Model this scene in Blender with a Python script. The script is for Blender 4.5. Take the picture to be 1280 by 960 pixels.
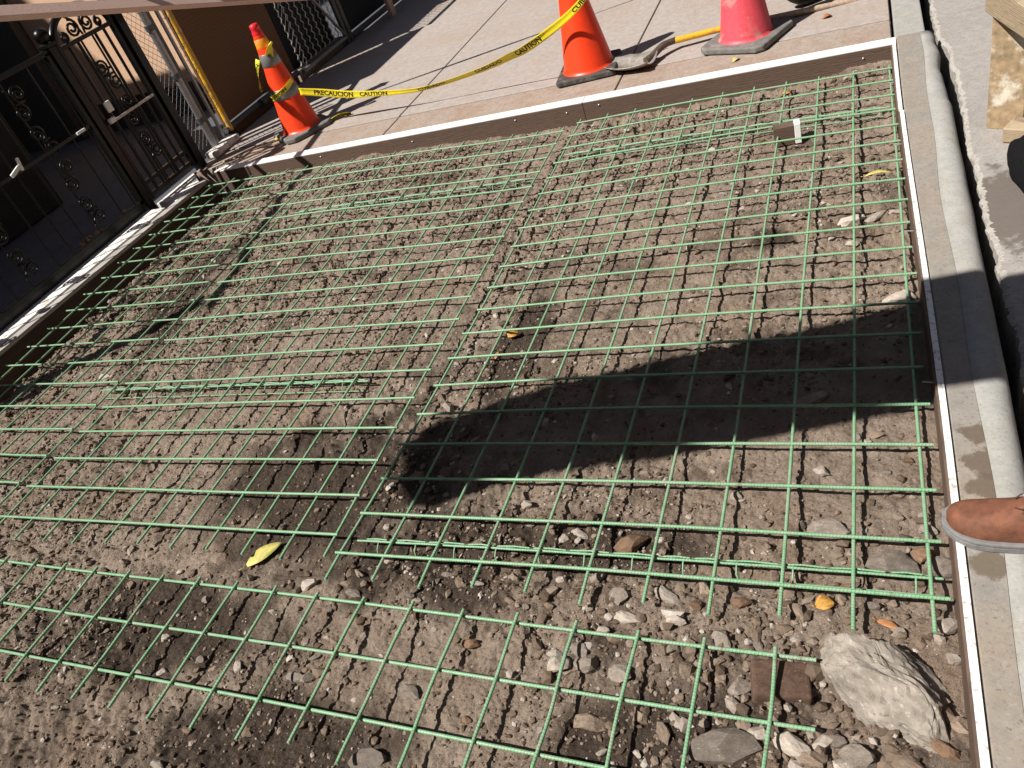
import bpy, bmesh, math, random
import numpy as np
from mathutils import Vector, Matrix, Euler

# ------------------------------------------------------------------ scene, camera, light
for o in list(bpy.data.objects): bpy.data.objects.remove(o)
scene = bpy.context.scene
COL = scene.collection
random.seed(11); RNG = np.random.default_rng(11)

cam_data = bpy.data.cameras.new('camera'); cam = bpy.data.objects.new('camera', cam_data); COL.objects.link(cam)
RC = ((0.90832011, 0.29637999, -0.29514993), (-0.0284618, -0.66020431, -0.75054659), (-0.41730625, 0.69013706, -0.59124135))
CAM = Vector((-0.09197, -1.12110, 1.59635))
cam.matrix_world = Matrix(((RC[0][0], -RC[1][0], -RC[2][0], CAM.x), (RC[0][1], -RC[1][1], -RC[2][1], CAM.y),
                           (RC[0][2], -RC[1][2], -RC[2][2], CAM.z), (0, 0, 0, 1)))
cam_data.sensor_width = 36.0; cam_data.lens = 994.709 / 1280 * 36.0
cam_data.clip_start = 0.05; cam_data.clip_end = 500.0
scene.camera = cam

SUN_H = Vector((0.594, 0.540))             # shadow shift per metre of height
SUN_ELEV = math.atan2(1.0, SUN_H.length)
world = bpy.data.worlds.new('World'); scene.world = world; world.use_nodes = True
wn = world.node_tree; bg = wn.nodes['Background']
sky = wn.nodes.new('ShaderNodeTexSky'); sky.sky_type = 'NISHITA'; sky.sun_disc = False
sky.sun_elevation = SUN_ELEV; sky.sun_rotation = math.atan2(-SUN_H.x, -SUN_H.y)
wn.links.new(sky.outputs[0], bg.inputs[0]); bg.inputs[1].default_value = 0.05
sun_data = bpy.data.lights.new('sun', 'SUN'); sun = bpy.data.objects.new('sun', sun_data); COL.objects.link(sun)
sun_data.energy = 5.0; sun_data.angle = math.radians(0.53); sun_data.color = (1.0, 0.95, 0.88)
sun.location = (-6, -6, 12)
sun.rotation_euler = Vector((SUN_H.x, SUN_H.y, -1)).to_track_quat('-Z', 'Y').to_euler()
scene.view_settings.view_transform = 'Standard'; scene.view_settings.look = 'None'
scene.view_settings.exposure = 0.50; scene.view_settings.gamma = 1.0
scene.view_settings.use_curve_mapping = False

# ------------------------------------------------------------------ helpers
def tag(o, label=None, cat=None, group=None, kind=None):
    if label: o['label'] = label
    if cat: o['category'] = cat
    if group: o['group'] = group
    if kind: o['kind'] = kind
    return o
def empty(name, loc=(0, 0, 0), label=None, cat=None, group=None):
    o = bpy.data.objects.new(name, None); COL.objects.link(o); o.location = loc; o.empty_display_size = 0.1
    bpy.context.view_layer.update()
    return tag(o, label, cat, group)
def link(name, me, mat=None, parent=None, loc=None):
    o = bpy.data.objects.new(name, me); COL.objects.link(o)
    if mat is not None and len(me.materials) == 0: me.materials.append(mat)
    if loc is not None: o.location = loc
    if parent is not None:
        o.parent = parent; o.matrix_parent_inverse = parent.matrix_world.inverted()
    return o
class MB:
    """collects vertices and faces of one mesh (world coordinates)"""
    def __init__(s): s.v = []; s.f = []; s.uv = []; s.sm = []
    def add(s, vs, fs, uvs=None, smooth=False):
        b = len(s.v); s.v += [tuple(p) for p in vs]
        for i, f in enumerate(fs):
            s.f.append([b + k for k in f]); s.uv.append(uvs[i] if uvs else [(0, 0)] * len(f)); s.sm.append(smooth)
        return s
    def tube(s, pts, r, sides=8, closed=False, cap=True, u0=0.0, smooth=True):
        pts = [Vector(p) for p in pts]; n = len(pts)
        rr = r if isinstance(r, (list, tuple)) else [r] * n
        rings = []; nrm = None; L = 0; Ls = []
        for i, p in enumerate(pts):
            if closed: t = pts[(i + 1) % n] - pts[i - 1]
            else: t = pts[min(i + 1, n - 1)] - pts[max(i - 1, 0)]
            t.normalize()
            if nrm is None:
                a = Vector((0, 0, 1)) if abs(t.z) < .9 else Vector((1, 0, 0)); nrm = (a - t * a.dot(t)).normalized()
            else:
                nrm = (nrm - t * nrm.dot(t)); nrm = nrm.normalized() if nrm.length > 1e-6 else t.orthogonal().normalized()
            bn = t.cross(nrm)
            if i: L += (p - pts[i - 1]).length
            Ls.append(L)
            rings.append([p + (nrm * math.cos(2 * math.pi * k / sides) + bn * math.sin(2 * math.pi * k / sides)) * rr[i] for k in range(sides)])
        vs = [v for ring in rings for v in ring]; fs = []; us = []
        m = n if closed else n - 1
        for i in range(m):
            j = (i + 1) % n; l1 = Ls[j] if j else L + .01
            for k in range(sides):
                k2 = (k + 1) % sides
                fs.append((i * sides + k, i * sides + k2, j * sides + k2, j * sides + k))
                a, b2 = k / sides, (k + 1) / sides
                us.append([(a, u0 + Ls[i]), (b2, u0 + Ls[i]), (b2, u0 + l1), (a, u0 + l1)])
        s.add(vs, fs, us, smooth)
        if cap and not closed:
            s.add(rings[0], [tuple(range(sides))[::-1]]); s.add(rings[-1], [tuple(range(sides))])
        return s
    def box(s, c, d, rot=None):
        c = Vector(c); h = Vector(d) / 2; R = rot if rot is not None else Matrix.Identity(3)
        vs = [c + R @ Vector((sx * h.x, sy * h.y, sz * h.z)) for sx in (-1, 1) for sy in (-1, 1) for sz in (-1, 1)]
        return s.add(vs, [(0, 1, 3, 2), (4, 6, 7, 5), (0, 4, 5, 1), (2, 3, 7, 6), (0, 2, 6, 4), (1, 5, 7, 3)])
    def prism(s, poly, z0, z1):
        n = len(poly)
        vs = [(p[0], p[1], z0) for p in poly] + [(p[0], p[1], z1) for p in poly]
        a = sum(poly[i][0] * poly[(i + 1) % n][1] - poly[(i + 1) % n][0] * poly[i][1] for i in range(n))
        fs = [tuple(range(n))[::-1], tuple(range(n, 2 * n))] + [(i, (i + 1) % n, n + (i + 1) % n, n + i) for i in range(n)]
        if a < 0: fs = [f[::-1] for f in fs]
        return s.add(vs, fs)
    def lathe(s, c, prof, seg=32, axis=None, smooth=True):
        c = Vector(c); M = axis if axis is not None else Matrix.Identity(3)
        vs = []; n = len(prof)
        for k in range(seg):
            a = 2 * math.pi * k / seg
            for r, z in prof: vs.append(c + M @ Vector((r * math.cos(a), r * math.sin(a), z)))
        fs = []
        for k in range(seg):
            k2 = (k + 1) % seg
            for i in range(n - 1): fs.append((k * n + i, k2 * n + i, k2 * n + i + 1, k * n + i + 1))
        return s.add(vs, fs, None, smooth)
    def mesh(s, name):
        me = bpy.data.meshes.new(name); me.from_pydata(s.v, [], s.f)
        uv = me.uv_layers.new(name='UVMap')
        flat = [c for f in s.uv for p in f for c in p]
        uv.data.foreach_set('uv', flat)
        me.polygons.foreach_set('use_smooth', s.sm); me.update(); return me
    def build(s, name, mat, parent=None, bevel=0.0, seg=2):
        me = s.mesh(name); me.materials.append(mat)
        o = link(name, me, None, parent)
        if bevel:
            m = o.modifiers.new('bevel', 'BEVEL'); m.width = bevel; m.segments = seg; m.limit_method = 'ANGLE'; m.angle_limit = math.radians(40)
        return o

# value noise
def _hash(ix, iy, seed):
    h = (ix.astype(np.int64) * 374761393 + iy.astype(np.int64) * 668265263 + seed * 982451653) & 0xffffffff
    h = ((h ^ (h >> 13)) * 1274126177) & 0xffffffff
    return ((h ^ (h >> 16)) & 0xffff) / 65535.0
def vnoise(x, y, seed):
    ix = np.floor(x); iy = np.floor(y); fx = x - ix; fy = y - iy
    fx = fx * fx * (3 - 2 * fx); fy = fy * fy * (3 - 2 * fy)
    a = _hash(ix, iy, seed); b = _hash(ix + 1, iy, seed); c = _hash(ix, iy + 1, seed); d = _hash(ix + 1, iy + 1, seed)
    return (a + (b - a) * fx) * (1 - fy) + (c + (d - c) * fx) * fy
def fbm(x, y, seed, octs, lac=2.1, gain=.5):
    t = 0; amp = 1; tot = 0; c, s_ = math.cos(.6), math.sin(.6)
    for k in range(octs):
        t = t + amp * vnoise(x, y, seed + k * 17); tot += amp; amp *= gain
        x, y = (c * x - s_ * y) * lac + 3.7, (s_ * x + c * y) * lac + 1.3
    return t / tot
def worley(x, y, seed):
    ix = np.floor(x); iy = np.floor(y); d1 = np.full(x.shape, 9.0); d2 = np.full(x.shape, 9.0)
    for dx in (-1, 0, 1):
        for dy in (-1, 0, 1):
            cx = ix + dx; cy = iy + dy
            px = cx + _hash(cx, cy, seed); py = cy + _hash(cx, cy, seed + 5)
            d = np.hypot(px - x, py - y)
            d2 = np.minimum(d2, np.maximum(d1, d)); d1 = np.minimum(d1, d)
    return d1, d2
def sstep(a, b, x): t = np.clip((x - a) / (b - a), 0, 1); return t * t * (3 - 2 * t)

# ------------------------------------------------------------------ materials
def new_mat(name):
    m = bpy.data.materials.new(name); m.use_nodes = True
    return m, m.node_tree, m.node_tree.nodes['Principled BSDF']
def N(nt, t, **kw):
    n = nt.nodes.new('ShaderNode' + t)
    for k, v in kw.items():
        if k in n.inputs.keys(): n.inputs[k].default_value = v
        else: setattr(n, k, v)
    return n
def ramp(nt, src, stops):
    r = nt.nodes.new('ShaderNodeValToRGB'); e = r.color_ramp.elements
    while len(e) < len(stops): e.new(.5)
    for el, (p, c) in zip(e, stops): el.position = p; el.color = (c[0], c[1], c[2], 1) if isinstance(c, tuple) else (c, c, c, 1)
    nt.links.new(src, r.inputs[0]); return r
def mixc(nt, fac, a, b, mode='MIX'):
    m = nt.nodes.new('ShaderNodeMix'); m.data_type = 'RGBA'; m.blend_type = mode
    for s, v in ((m.inputs[0], fac), (m.inputs[6], a), (m.inputs[7], b)):
        if isinstance(v, bpy.types.NodeSocket): nt.links.new(v, s)
        elif isinstance(v, tuple): s.default_value = (v[0], v[1], v[2], 1)
        else: s.default_value = v
    return m.outputs[2]
def coords(nt, kind='Object', scale=(1, 1, 1)):
    tc = nt.nodes.new('ShaderNodeTexCoord'); mp = nt.nodes.new('ShaderNodeMapping')
    mp.inputs['Scale'].default_value = scale; nt.links.new(tc.outputs[kind], mp.inputs[0]); return mp.outputs[0]
def world_pos(nt): return nt.nodes.new('ShaderNodeNewGeometry').outputs['Position']
def noise(nt, vec, scale, detail=5, rough=.55):
    n = N(nt, 'TexNoise', Scale=scale, Detail=detail, Roughness=rough); nt.links.new(vec, n.inputs['Vector']); return n.outputs['Fac']
def bump(nt, bsdf, h, strength=.3, dist=.01, prev=None):
    b = N(nt, 'Bump', Strength=strength, Distance=dist); nt.links.new(h, b.inputs['Height'])
    if prev is not None: nt.links.new(prev, b.inputs['Normal'])
    nt.links.new(b.outputs[0], bsdf.inputs['Normal']); return b.outputs[0]

def simple(name, c, rough=.6, var=.25, scale=30, metallic=0, bumpd=.001, c2=None, patch=None, spec=.5):
    m, nt, b = new_mat(name); v = coords(nt)
    n1 = noise(nt, v, scale, 6, .6)
    lo = tuple(k * (1 - var) for k in c); hi = tuple(min(1, k * (1 + var)) for k in c)
    col = ramp(nt, n1, [(.3, lo), (.7, hi)]).outputs[0]
    if c2:
        n2 = noise(nt, v, scale * (patch or .2), 6, .65)
        col = mixc(nt, ramp(nt, n2, [(.52, 0.0), (.62, 1.0)]).outputs[0], col, c2)
    nt.links.new(col, b.inputs['Base Color']); b.inputs['Roughness'].default_value = rough; b.inputs['Metallic'].default_value = metallic
    b.inputs['Specular IOR Level'].default_value = spec
    bump(nt, b, n1, .5, bumpd); return m

def mat_dirt():
    m, nt, b = new_mat('dirt'); v = world_pos(nt)
    big = noise(nt, v, 2.3, 4, .55); med = noise(nt, v, 14, 6, .6); fine = noise(nt, v, 120, 6, .7); grit = noise(nt, v, 420, 3, .7)
    a = N(nt, 'Attribute', attribute_name='moist')
    base = ramp(nt, med, [(.28, (.195, .148, .113)), (.5, (.315, .247, .192)), (.72, (.43, .35, .285))]).outputs[0]
    base = mixc(nt, ramp(nt, fine, [(.35, .0), (.7, .6)]).outputs[0], base, (.38, .29, .22))
    base = mixc(nt, ramp(nt, fine, [(.25, .75), (.42, .0)]).outputs[0], base, (.085, .058, .042))
    base = mixc(nt, ramp(nt, big, [(.5, 0.0), (.75, .45)]).outputs[0], base, (.25, .155, .095))
    base = mixc(nt, a.outputs['Fac'], base, (.058, .041, .031))
    base = mixc(nt, ramp(nt, grit, [(.60, 0.0), (.70, .75)]).outputs[0], base, (.42, .36, .30))
    base = mixc(nt, ramp(nt, grit, [(.30, .7), (.40, 0.0)]).outputs[0], base, (.07, .05, .037))
    nt.links.new(base, b.inputs['Base Color']); b.inputs['Roughness'].default_value = .95; b.inputs['Specular IOR Level'].default_value = .15
    n1 = bump(nt, b, fine, 1.0, .014); bump(nt, b, grit, .8, .004, n1)
    return m
def mat_stone(name, c, var=.3, speck=(.6, .56, .5)):
    m, nt, b = new_mat(name); v = coords(nt, 'Generated'); oi = N(nt, 'ObjectInfo')
    add = N(nt, 'VectorMath', operation='ADD'); nt.links.new(v, add.inputs[0]); nt.links.new(oi.outputs['Random'], add.inputs[1])
    n1 = noise(nt, add.outputs[0], 4, 7, .65); n2 = noise(nt, add.outputs[0], 22, 5, .7)
    col = ramp(nt, n1, [(.3, tuple(k * (1 - var) for k in c)), (.7, tuple(min(1, k * (1 + var)) for k in c))]).outputs[0]
    col = mixc(nt, ramp(nt, n2, [(.58, 0.0), (.68, .6)]).outputs[0], col, speck)
    col = mixc(nt, ramp(nt, n2, [(.3, .7), (.42, 0.0)]).outputs[0], col, tuple(k * .35 for k in c))
    hs = N(nt, 'HueSaturation'); nt.links.new(col, hs.inputs['Color'])
    mr = N(nt, 'MapRange'); mr.inputs[3].default_value = .7; mr.inputs[4].default_value = 1.2; nt.links.new(oi.outputs['Random'], mr.inputs[0]); nt.links.new(mr.outputs[0], hs.inputs['Value'])
    nt.links.new(hs.outputs[0], b.inputs['Base Color']); b.inputs['Roughness'].default_value = .9; b.inputs['Specular IOR Level'].default_value = .2
    p = bump(nt, b, n1, .6, .006); bump(nt, b, n2, .6, .002, p); return m
def mat_pebbles():
    m, nt, b = new_mat('pebbles'); a = N(nt, 'Attribute', attribute_name='rnd'); v = world_pos(nt)
    col = ramp(nt, a.outputs['Fac'], [(0, (.10, .072, .052)), (.3, (.17, .125, .09)), (.65, (.23, .172, .128)), (.88, (.32, .26, .21)), (1, (.52, .47, .42))]).outputs[0]
    n = noise(nt, v, 300, 4, .6); col = mixc(nt, .45, col, ramp(nt, n, [(.3, .3), (.7, 1.0)]).outputs[0], 'MULTIPLY')
    nt.links.new(col, b.inputs['Base Color']); b.inputs['Roughness'].default_value = .95; b.inputs['Specular IOR Level'].default_value = .15
    bump(nt, b, n, .6, .002); return m
def mat_rebar():
    m, nt, b = new_mat('green_epoxy'); uv = coords(nt, 'UV'); v = world_pos(nt)
    sep = N(nt, 'SeparateXYZ'); nt.links.new(uv, sep.inputs[0])
    sx = N(nt, 'Math', operation='MULTIPLY'); nt.links.new(sep.outputs[0], sx.inputs[0]); sx.inputs[1].default_value = 2 * math.pi
    sy = N(nt, 'Math', operation='MULTIPLY_ADD'); nt.links.new(sep.outputs[1], sy.inputs[0]); sy.inputs[1].default_value = 2 * math.pi / .0078; nt.links.new(sx.outputs[0], sy.inputs[2])
    sn = N(nt, 'Math', operation='SINE'); nt.links.new(sy.outputs[0], sn.inputs[0])
    rib = ramp(nt, sn.outputs[0], [(.35, 0.0), (.7, 1.0)]).outputs[0]
    n1 = noise(nt, v, 60, 5, .6); n2 = noise(nt, v, 14, 5, .6)
    col = ramp(nt, n1, [(.3, (.165, .345, .185)), (.7, (.245, .44, .265))]).outputs[0]
    col = mixc(nt, ramp(nt, n2, [(.48, 0.0), (.70, .75)]).outputs[0], col, (.31, .37, .27))
    col = mixc(nt, ramp(nt, noise(nt, v, 34, 6, .7), [(.60, 0.0), (.68, .8)]).outputs[0], col, (.20, .15, .11))
    nt.links.new(col, b.inputs['Base Color']); b.inputs['Roughness'].default_value = .42; b.inputs['Specular IOR Level'].default_value = .4
    bump(nt, b, rib, .8, .0012); return m
def mat_concrete(name, c, rust=(.42, .27, .17), rustamt=.5, big=1.2, stains=None, spk=150, scontrast=.5):
    m, nt, b = new_mat(name); v = world_pos(nt)
    n1 = noise(nt, v, big, 5, .6); n2 = noise(nt, v, 25, 6, .65); n3 = noise(nt, v, spk, 4, .75)
    col = ramp(nt, n2, [(.3, tuple(k * .82 for k in c)), (.7, tuple(min(1, k * 1.1) for k in c))]).outputs[0]
    col = mixc(nt, ramp(nt, n1, [(.48, 0.0), (.7, rustamt)]).outputs[0], col, rust)
    col = mixc(nt, ramp(nt, n3, [(.32, scontrast), (.44, 0.0)]).outputs[0], col, tuple(k * .45 for k in c))
    col = mixc(nt, ramp(nt, n3, [(.58, 0.0), (.70, scontrast * .9)]).outputs[0], col, tuple(min(1, k * 1.35) for k in c))
    if stains:
        for (cx, cy, r, sc, dark) in stains:
            d = N(nt, 'VectorMath', operation='DISTANCE'); nt.links.new(v, d.inputs[0]); d.inputs[1].default_value = (cx, cy, .06)
            nn = noise(nt, v, sc, 5, .65); ma = N(nt, 'Math', operation='MULTIPLY_ADD'); nt.links.new(nn, ma.inputs[0]); ma.inputs[1].default_value = r * 1.6; nt.links.new(d.outputs['Value'], ma.inputs[2])
            col = mixc(nt, ramp(nt, ma.outputs[0], [(r * 1.45, .85), (r * 1.62, 0.0)]).outputs[0], col, dark)
    nt.links.new(col, b.inputs['Base Color']); b.inputs['Roughness'].default_value = .88; b.inputs['Specular IOR Level'].default_value = .25
    p = bump(nt, b, n2, .35, .004); bump(nt, b, n3, .5, .0018, p); return m
def mat_wood(name, c, dark, scale=(1, 1, 1), rough=.75, contrast=1.0):
    m, nt, b = new_mat(name); v = coords(nt, 'Object', scale)
    n0 = noise(nt, v, 3, 3, .5)
    wv = N(nt, 'TexWave', wave_type='BANDS', bands_direction='Z', Scale=6.0, Distortion=9.0, Detail=4.0); nt.links.new(v, wv.inputs['Vector'])
    n1 = noise(nt, v, 28, 6, .65)
    f = N(nt, 'Math', operation='MULTIPLY_ADD'); nt.links.new(wv.outputs['Fac'], f.inputs[0]); f.inputs[1].default_value = .5; nt.links.new(n1, f.inputs[2])
    col = ramp(nt, f.outputs[0], [(.35, dark), (.75, c), (1.0, tuple(min(1, k * 1.15) for k in c))]).outputs[0]
    nt.links.new(col, b.inputs['Base Color']); b.inputs['Roughness'].default_value = rough; b.inputs['Specular IOR Level'].default_value = .3
    bump(nt, b, n1, .4, .002); return m

M = {}
M['dirt'] = mat_dirt(); M['pebbles'] = mat_pebbles(); M['rebar'] = mat_rebar()
M['stone_w'] = mat_stone('pale_stone', (.40, .345, .29)); M['stone_g'] = mat_stone('grey_stone', (.215, .18, .15)); M['stone_t'] = mat_stone('tan_stone', (.26, .195, .145)); M['stone_b'] = mat_stone('brown_stone', (.20, .125, .08), speck=(.3, .22, .16))
M['boulder'] = mat_stone('boulder_stone', (.265, .232, .195), .45)
M['sidewalk'] = mat_concrete('sidewalk_concrete', (.375, .328, .298), (.345, .255, .19), .65, 1.3, scontrast=.6, spk=60)
M['sidewalk_old'] = mat_concrete('old_concrete', (.34, .275, .23), (.29, .19, .13), .7, 7, scontrast=.8, spk=70)
M['curb'] = mat_concrete('curb_concrete', (.27, .248, .22), (.34, .25, .17), .5, 4, scontrast=.75, spk=110, stains=[(.120, .44, .045, 30, (.115, .085, .06)), (.130, .345, .060, 26, (.12, .088, .062)), (.11, .06, .05, 24, (.13, .10, .07)), (.16, .20, .05, 24, (.14, .11, .08)), (.115, .27, .045, 28, (.12, .09, .065))])
M['curb_edge'] = mat_concrete('curb_edge', (.34, .335, .315), (.33, .29, .24), .5, 5, scontrast=.6, spk=120)
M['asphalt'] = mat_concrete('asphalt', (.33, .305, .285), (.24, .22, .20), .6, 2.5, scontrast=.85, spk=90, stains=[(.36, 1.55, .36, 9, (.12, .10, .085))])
M['asphalt_edge'] = mat_concrete('asphalt_edge', (.36, .34, .31), (.25, .22, .2), .5, 9, scontrast=.9, spk=90)
M['soil'] = simple('ground', (.16, .13, .11), .95, .3, 3)
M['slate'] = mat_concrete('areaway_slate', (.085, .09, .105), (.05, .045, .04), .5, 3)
M['white_strip'] = simple('white_strip', (.80, .79, .78), .5, .08, 60, c2=(.42, .38, .34), patch=.8)
M['white_strip'].name = 'white_plastic_strip'
M['board'] = mat_wood('form_board', (.115, .076, .057), (.07, .046, .035), (1, 1, 5))
M['board_dark'] = mat_wood('shade_dark_board', (.07, .045, .034), (.04, .027, .02), (3, .4, 3))  # pit face of the left board, its shade put into the base colour
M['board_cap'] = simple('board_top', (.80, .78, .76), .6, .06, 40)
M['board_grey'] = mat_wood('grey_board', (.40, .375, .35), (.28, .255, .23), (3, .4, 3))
M['sill'] = simple('whitish_sill', (.78, .74, .70), .8, .12, 40, c2=(.4, .36, .33), patch=.4)
M['lumber'] = mat_wood('pink_lumber', (.70, .49, .41), (.54, .36, .29), (4, .5, 10))
M['iron'] = simple('black_iron', (.005, .005, .005), .32, .3, 80, 0, .0008, spec=.28)
M['galv'] = simple('galvanised_steel', (.36, .36, .37), .42, .2, 60, .6)
M['galv_dark'] = simple('dull_steel', (.12, .125, .13), .5, .25, 60, .4)
M['wire_silver'] = simple('silver_wire', (.5, .5, .5), .4, .2, 60, .6)
M['plywood'] = mat_wood('brown_panel', (.155, .082, .042), (.115, .06, .032), (12, 30, 2))
M['stucco'] = simple('peach_stucco', (.72, .47, .31), .9, .1, 40, 0, .003)
M['brownstone'] = simple('brownstone', (.075, .05, .038), .9, .25, 20, 0, .004)
M['greywall'] = simple('grey_wall', (.10, .095, .09), .9, .15, 20, 0, .003)
M['slat'] = simple('ivory_slat', (.72, .68, .62), .5, .1, 60)
M['fabric'] = simple('black_fabric', (.02, .022, .026), .9, .3, 200)
M['yellow'] = simple('yellow_paint', (.72, .40, .02), .45, .12, 50, c2=(.5, .28, .05), patch=.4)
M['orange'] = simple('orange_vinyl', (.86, .055, .012), .38, .05, 25, bumpd=.0006)
M['orange_tape'] = simple('orange_tape', (.85, .30, .03), .35, .1, 40)
M['red_cap'] = simple('red_vinyl', (.78, .02, .03), .4, .08, 25)
M['pink'] = simple('faded_vinyl', (.72, .075, .10), .5, .12, 30, c2=(.52, .22, .20), patch=.25)
M['rubber'] = simple('black_rubber', (.055, .052, .048), .75, .3, 40, c2=(.13, .12, .11), patch=.4)
M['rubber_grey'] = simple('dusty_rubber', (.15, .145, .135), .8, .25, 40, c2=(.22, .21, .19), patch=.4)
M['collar'] = simple('grey_reflective', (.20, .195, .195), .35, .12, 40, .2)
M['tape'] = simple('caution_tape', (.80, .64, .015), .4, .06, 40, bumpd=.0004)
M['ink'] = simple('black_ink', (.012, .012, .012), .5, .1, 40)
M['steel'] = simple('worn_steel', (.36, .33, .29), .45, .25, 40, .35, c2=(.22, .17, .13), patch=.3)
M['steel_dark'] = simple('dark_socket', (.10, .075, .06), .5, .25, 60, .2)
M['leather'] = simple('brown_leather', (.155, .058, .030), .8, .4, 40, 0, .002, c2=(.15, .055, .03), patch=.4)
M['sole'] = simple('grey_sole', (.19, .185, .185), .8, .2, 60)
M['lace'] = simple('dark_lace', (.06, .035, .02), .8, .3, 200)
M['denim'] = simple('dark_denim', (.03, .04, .07), .9, .3, 200)
M['skin'] = simple('skin', (.5, .3, .22), .5, .08, 30)
M['hivis'] = simple('orange_work_vest', (.8, .2, .03), .8, .1, 60)
M['hair'] = simple('dark_hair', (.03, .02, .015), .7, .3, 100)
M['brick'] = mat_stone('red_brick', (.105, .064, .046), .3, speck=(.3, .2, .15))
M['leaf_y'] = simple('yellow_leaf', (.55, .47, .14), .6, .25, 60, c2=(.36, .40, .10), patch=.5)
M['leaf_o'] = simple('orange_leaf', (.50, .26, .05), .7, .35, 90, c2=(.30, .14, .04), patch=.7)
M['leaf_b'] = simple('brown_leaf', (.38, .17, .07), .7, .3, 60)
M['stick'] = simple('dry_stick', (.40, .30, .22), .8, .25, 60)
M['white'] = simple('white_paper', (.8, .8, .78), .6, .05, 50)
M['barricade'] = simple('weathered_ply', (.34, .245, .145), .85, .35, 35, 0, .004, c2=(.66, .60, .49), patch=.22)
M['barricade_dark'] = mat_wood('weathered_wood', (.36, .28, .19), (.19, .135, .09), (1, 1, 8))
M['caster'] = simple('grey_steel_caster', (.25, .25, .25), .5, .2, 20, .5)
M['brick_wall'] = simple('brick_wall', (.055, .05, .048), .9, .25, 8)
M['lump'] = simple('lump_black', (.008, .008, .009), .95, .4, 120, 0, .003, spec=.1)
M['shadewall'] = simple('dark_shadewall', (.028, .026, .026), .9, .25, 20, 0, .004)

# ------------------------------------------------------------------ ground levels
Z_WALK = 0.05
SAG = (-.002, .015, .023, -.030, .004, .050, .005, -.071, -.130)
def z_mesh(x, y, soft=False):
    """height of the reinforcing mesh above its mean plane"""
    u = np.clip(np.asarray(x, float), -1.53, 0.05) / 1.524 + .5; v = np.clip(np.asarray(y, float), -.1, 3.0) / 2.9 - .5
    c = SAG
    a = c[0] + c[1]*u + c[2]*v + c[3]*u*u + c[4]*u*v + c[5]*v*v + c[6]*u*u*v + c[7]*u*v*v + c[8]*v**3
    w = sstep(-1.35, -1.8, x) if soft else sstep(-1.540, -1.562, x)
    left = .036 * sstep(-1.6, -3.0, x) * sstep(.6, 2.4, y)
    return a * (1 - w) * sstep(-.25, 0.0, y) + left
def dirt_height(x, y):
    x = np.asarray(x, float); y = np.asarray(y, float)
    rough = sstep(.38, .62, fbm(x * 1.7 + 9, y * 1.7, 3, 3))
    h = -.045 + (fbm(x * 1.3, y * 1.3, 21, 3) - .5) * .030 + (fbm(x * 6, y * 6, 5, 4) - .5) * .026
    d1, d2 = worley(x * 11 + fbm(x * 9, y * 9, 70, 2), y * 11, 8)
    h += (.45 - np.minimum(d1, .8)) * .025 * (.3 + .7 * rough)
    d1b, _ = worley(x * 34, y * 34 + fbm(x * 20, y * 20, 71, 2), 9)
    h += (.4 - np.minimum(d1b, .75)) * .018 * (.25 + .75 * rough)
    d1c, _ = worley(x * 85 + fbm(x * 40, y * 40, 72, 2), y * 85, 19)
    h += (.4 - np.minimum(d1c, .75)) * .0080 * (.35 + .65 * sstep(.4, .6, fbm(x * 3.3 + 2, y * 3.3, 13, 3)))
    h += (fbm(x * 45, y * 45, 33, 3) - .5) * .009 + (fbm(x * 150, y * 150, 40, 2) - .5) * .0065
    lim = z_mesh(x, y, True)
    h = h + lim
    h = np.minimum(h, lim - .016 + .004 * (fbm(x * 30, y * 30, 44, 2) - .5))
    h -= .19 * sstep(-3.92, -4.16, x + .07 * (2.0 - y) / 2) 
    h -= .018 * sstep(2.78, 2.95, y) * sstep(-.1, -.4, x)
    h += .022 * sstep(2.92, 3.0, y) * (fbm(x * 12, y * 12, 51, 2) - .3) + .03 * sstep(2.85, 2.98, y) * sstep(-.25, -.02, x)
    h += .02 * sstep(-.06, .03, x) * fbm(x * 9, y * 9, 52, 3) * (1 - sstep(2.8, 2.9, y))
    h -= .012 * np.exp(-((y - .045) / .05) ** 2) * sstep(-1.7, -1.5, x) + .010 * np.exp(-((y - .79) / .05) ** 2) * sstep(-1.7, -1.85, x)
    h -= .015 * sstep(-.5, -.8, y)
    return h
def dh(x, y): return float(dirt_height(np.array([x]), np.array([y]))[0])

# big ground far below everything
o = MB().prism([(-60, -60), (60, -60), (60, 60), (-60, 60)], -.45, -.40).build('ground', M['soil']); tag(o, kind='structure')

# dirt bed
xs = np.linspace(-4.46, .052, 1060)
ys = [-1.05]
while ys[-1] < 3.035: ys.append(ys[-1] + .0036 + .0045 * min(1, max(0, (ys[-1] + .6) / 3.2)))
ys = np.array(ys)
GX, GY = np.meshgrid(xs, ys); GZ = dirt_height(GX, GY)
nx, ny = len(xs), len(ys)
co = np.stack([GX, GY, GZ], -1).reshape(-1, 3).astype(np.float32)
idx = np.arange(nx * ny).reshape(ny, nx)
q = np.stack([idx[:-1, :-1], idx[:-1, 1:], idx[1:, 1:], idx[1:, :-1]], -1).reshape(-1, 4)
me = bpy.data.meshes.new('dirt_bed'); me.vertices.add(len(co)); me.vertices.foreach_set('co', co.ravel())
me.loops.add(q.size); me.loops.foreach_set('vertex_index', q.ravel().astype(np.int32))
me.polygons.add(len(q)); me.polygons.foreach_set('loop_start', np.arange(0, q.size, 4, dtype=np.int32)); me.polygons.foreach_set('loop_total', np.full(len(q), 4, np.int32))
me.polygons.foreach_set('use_smooth', np.ones(len(q), bool)); me.update(calc_edges=True)
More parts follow.
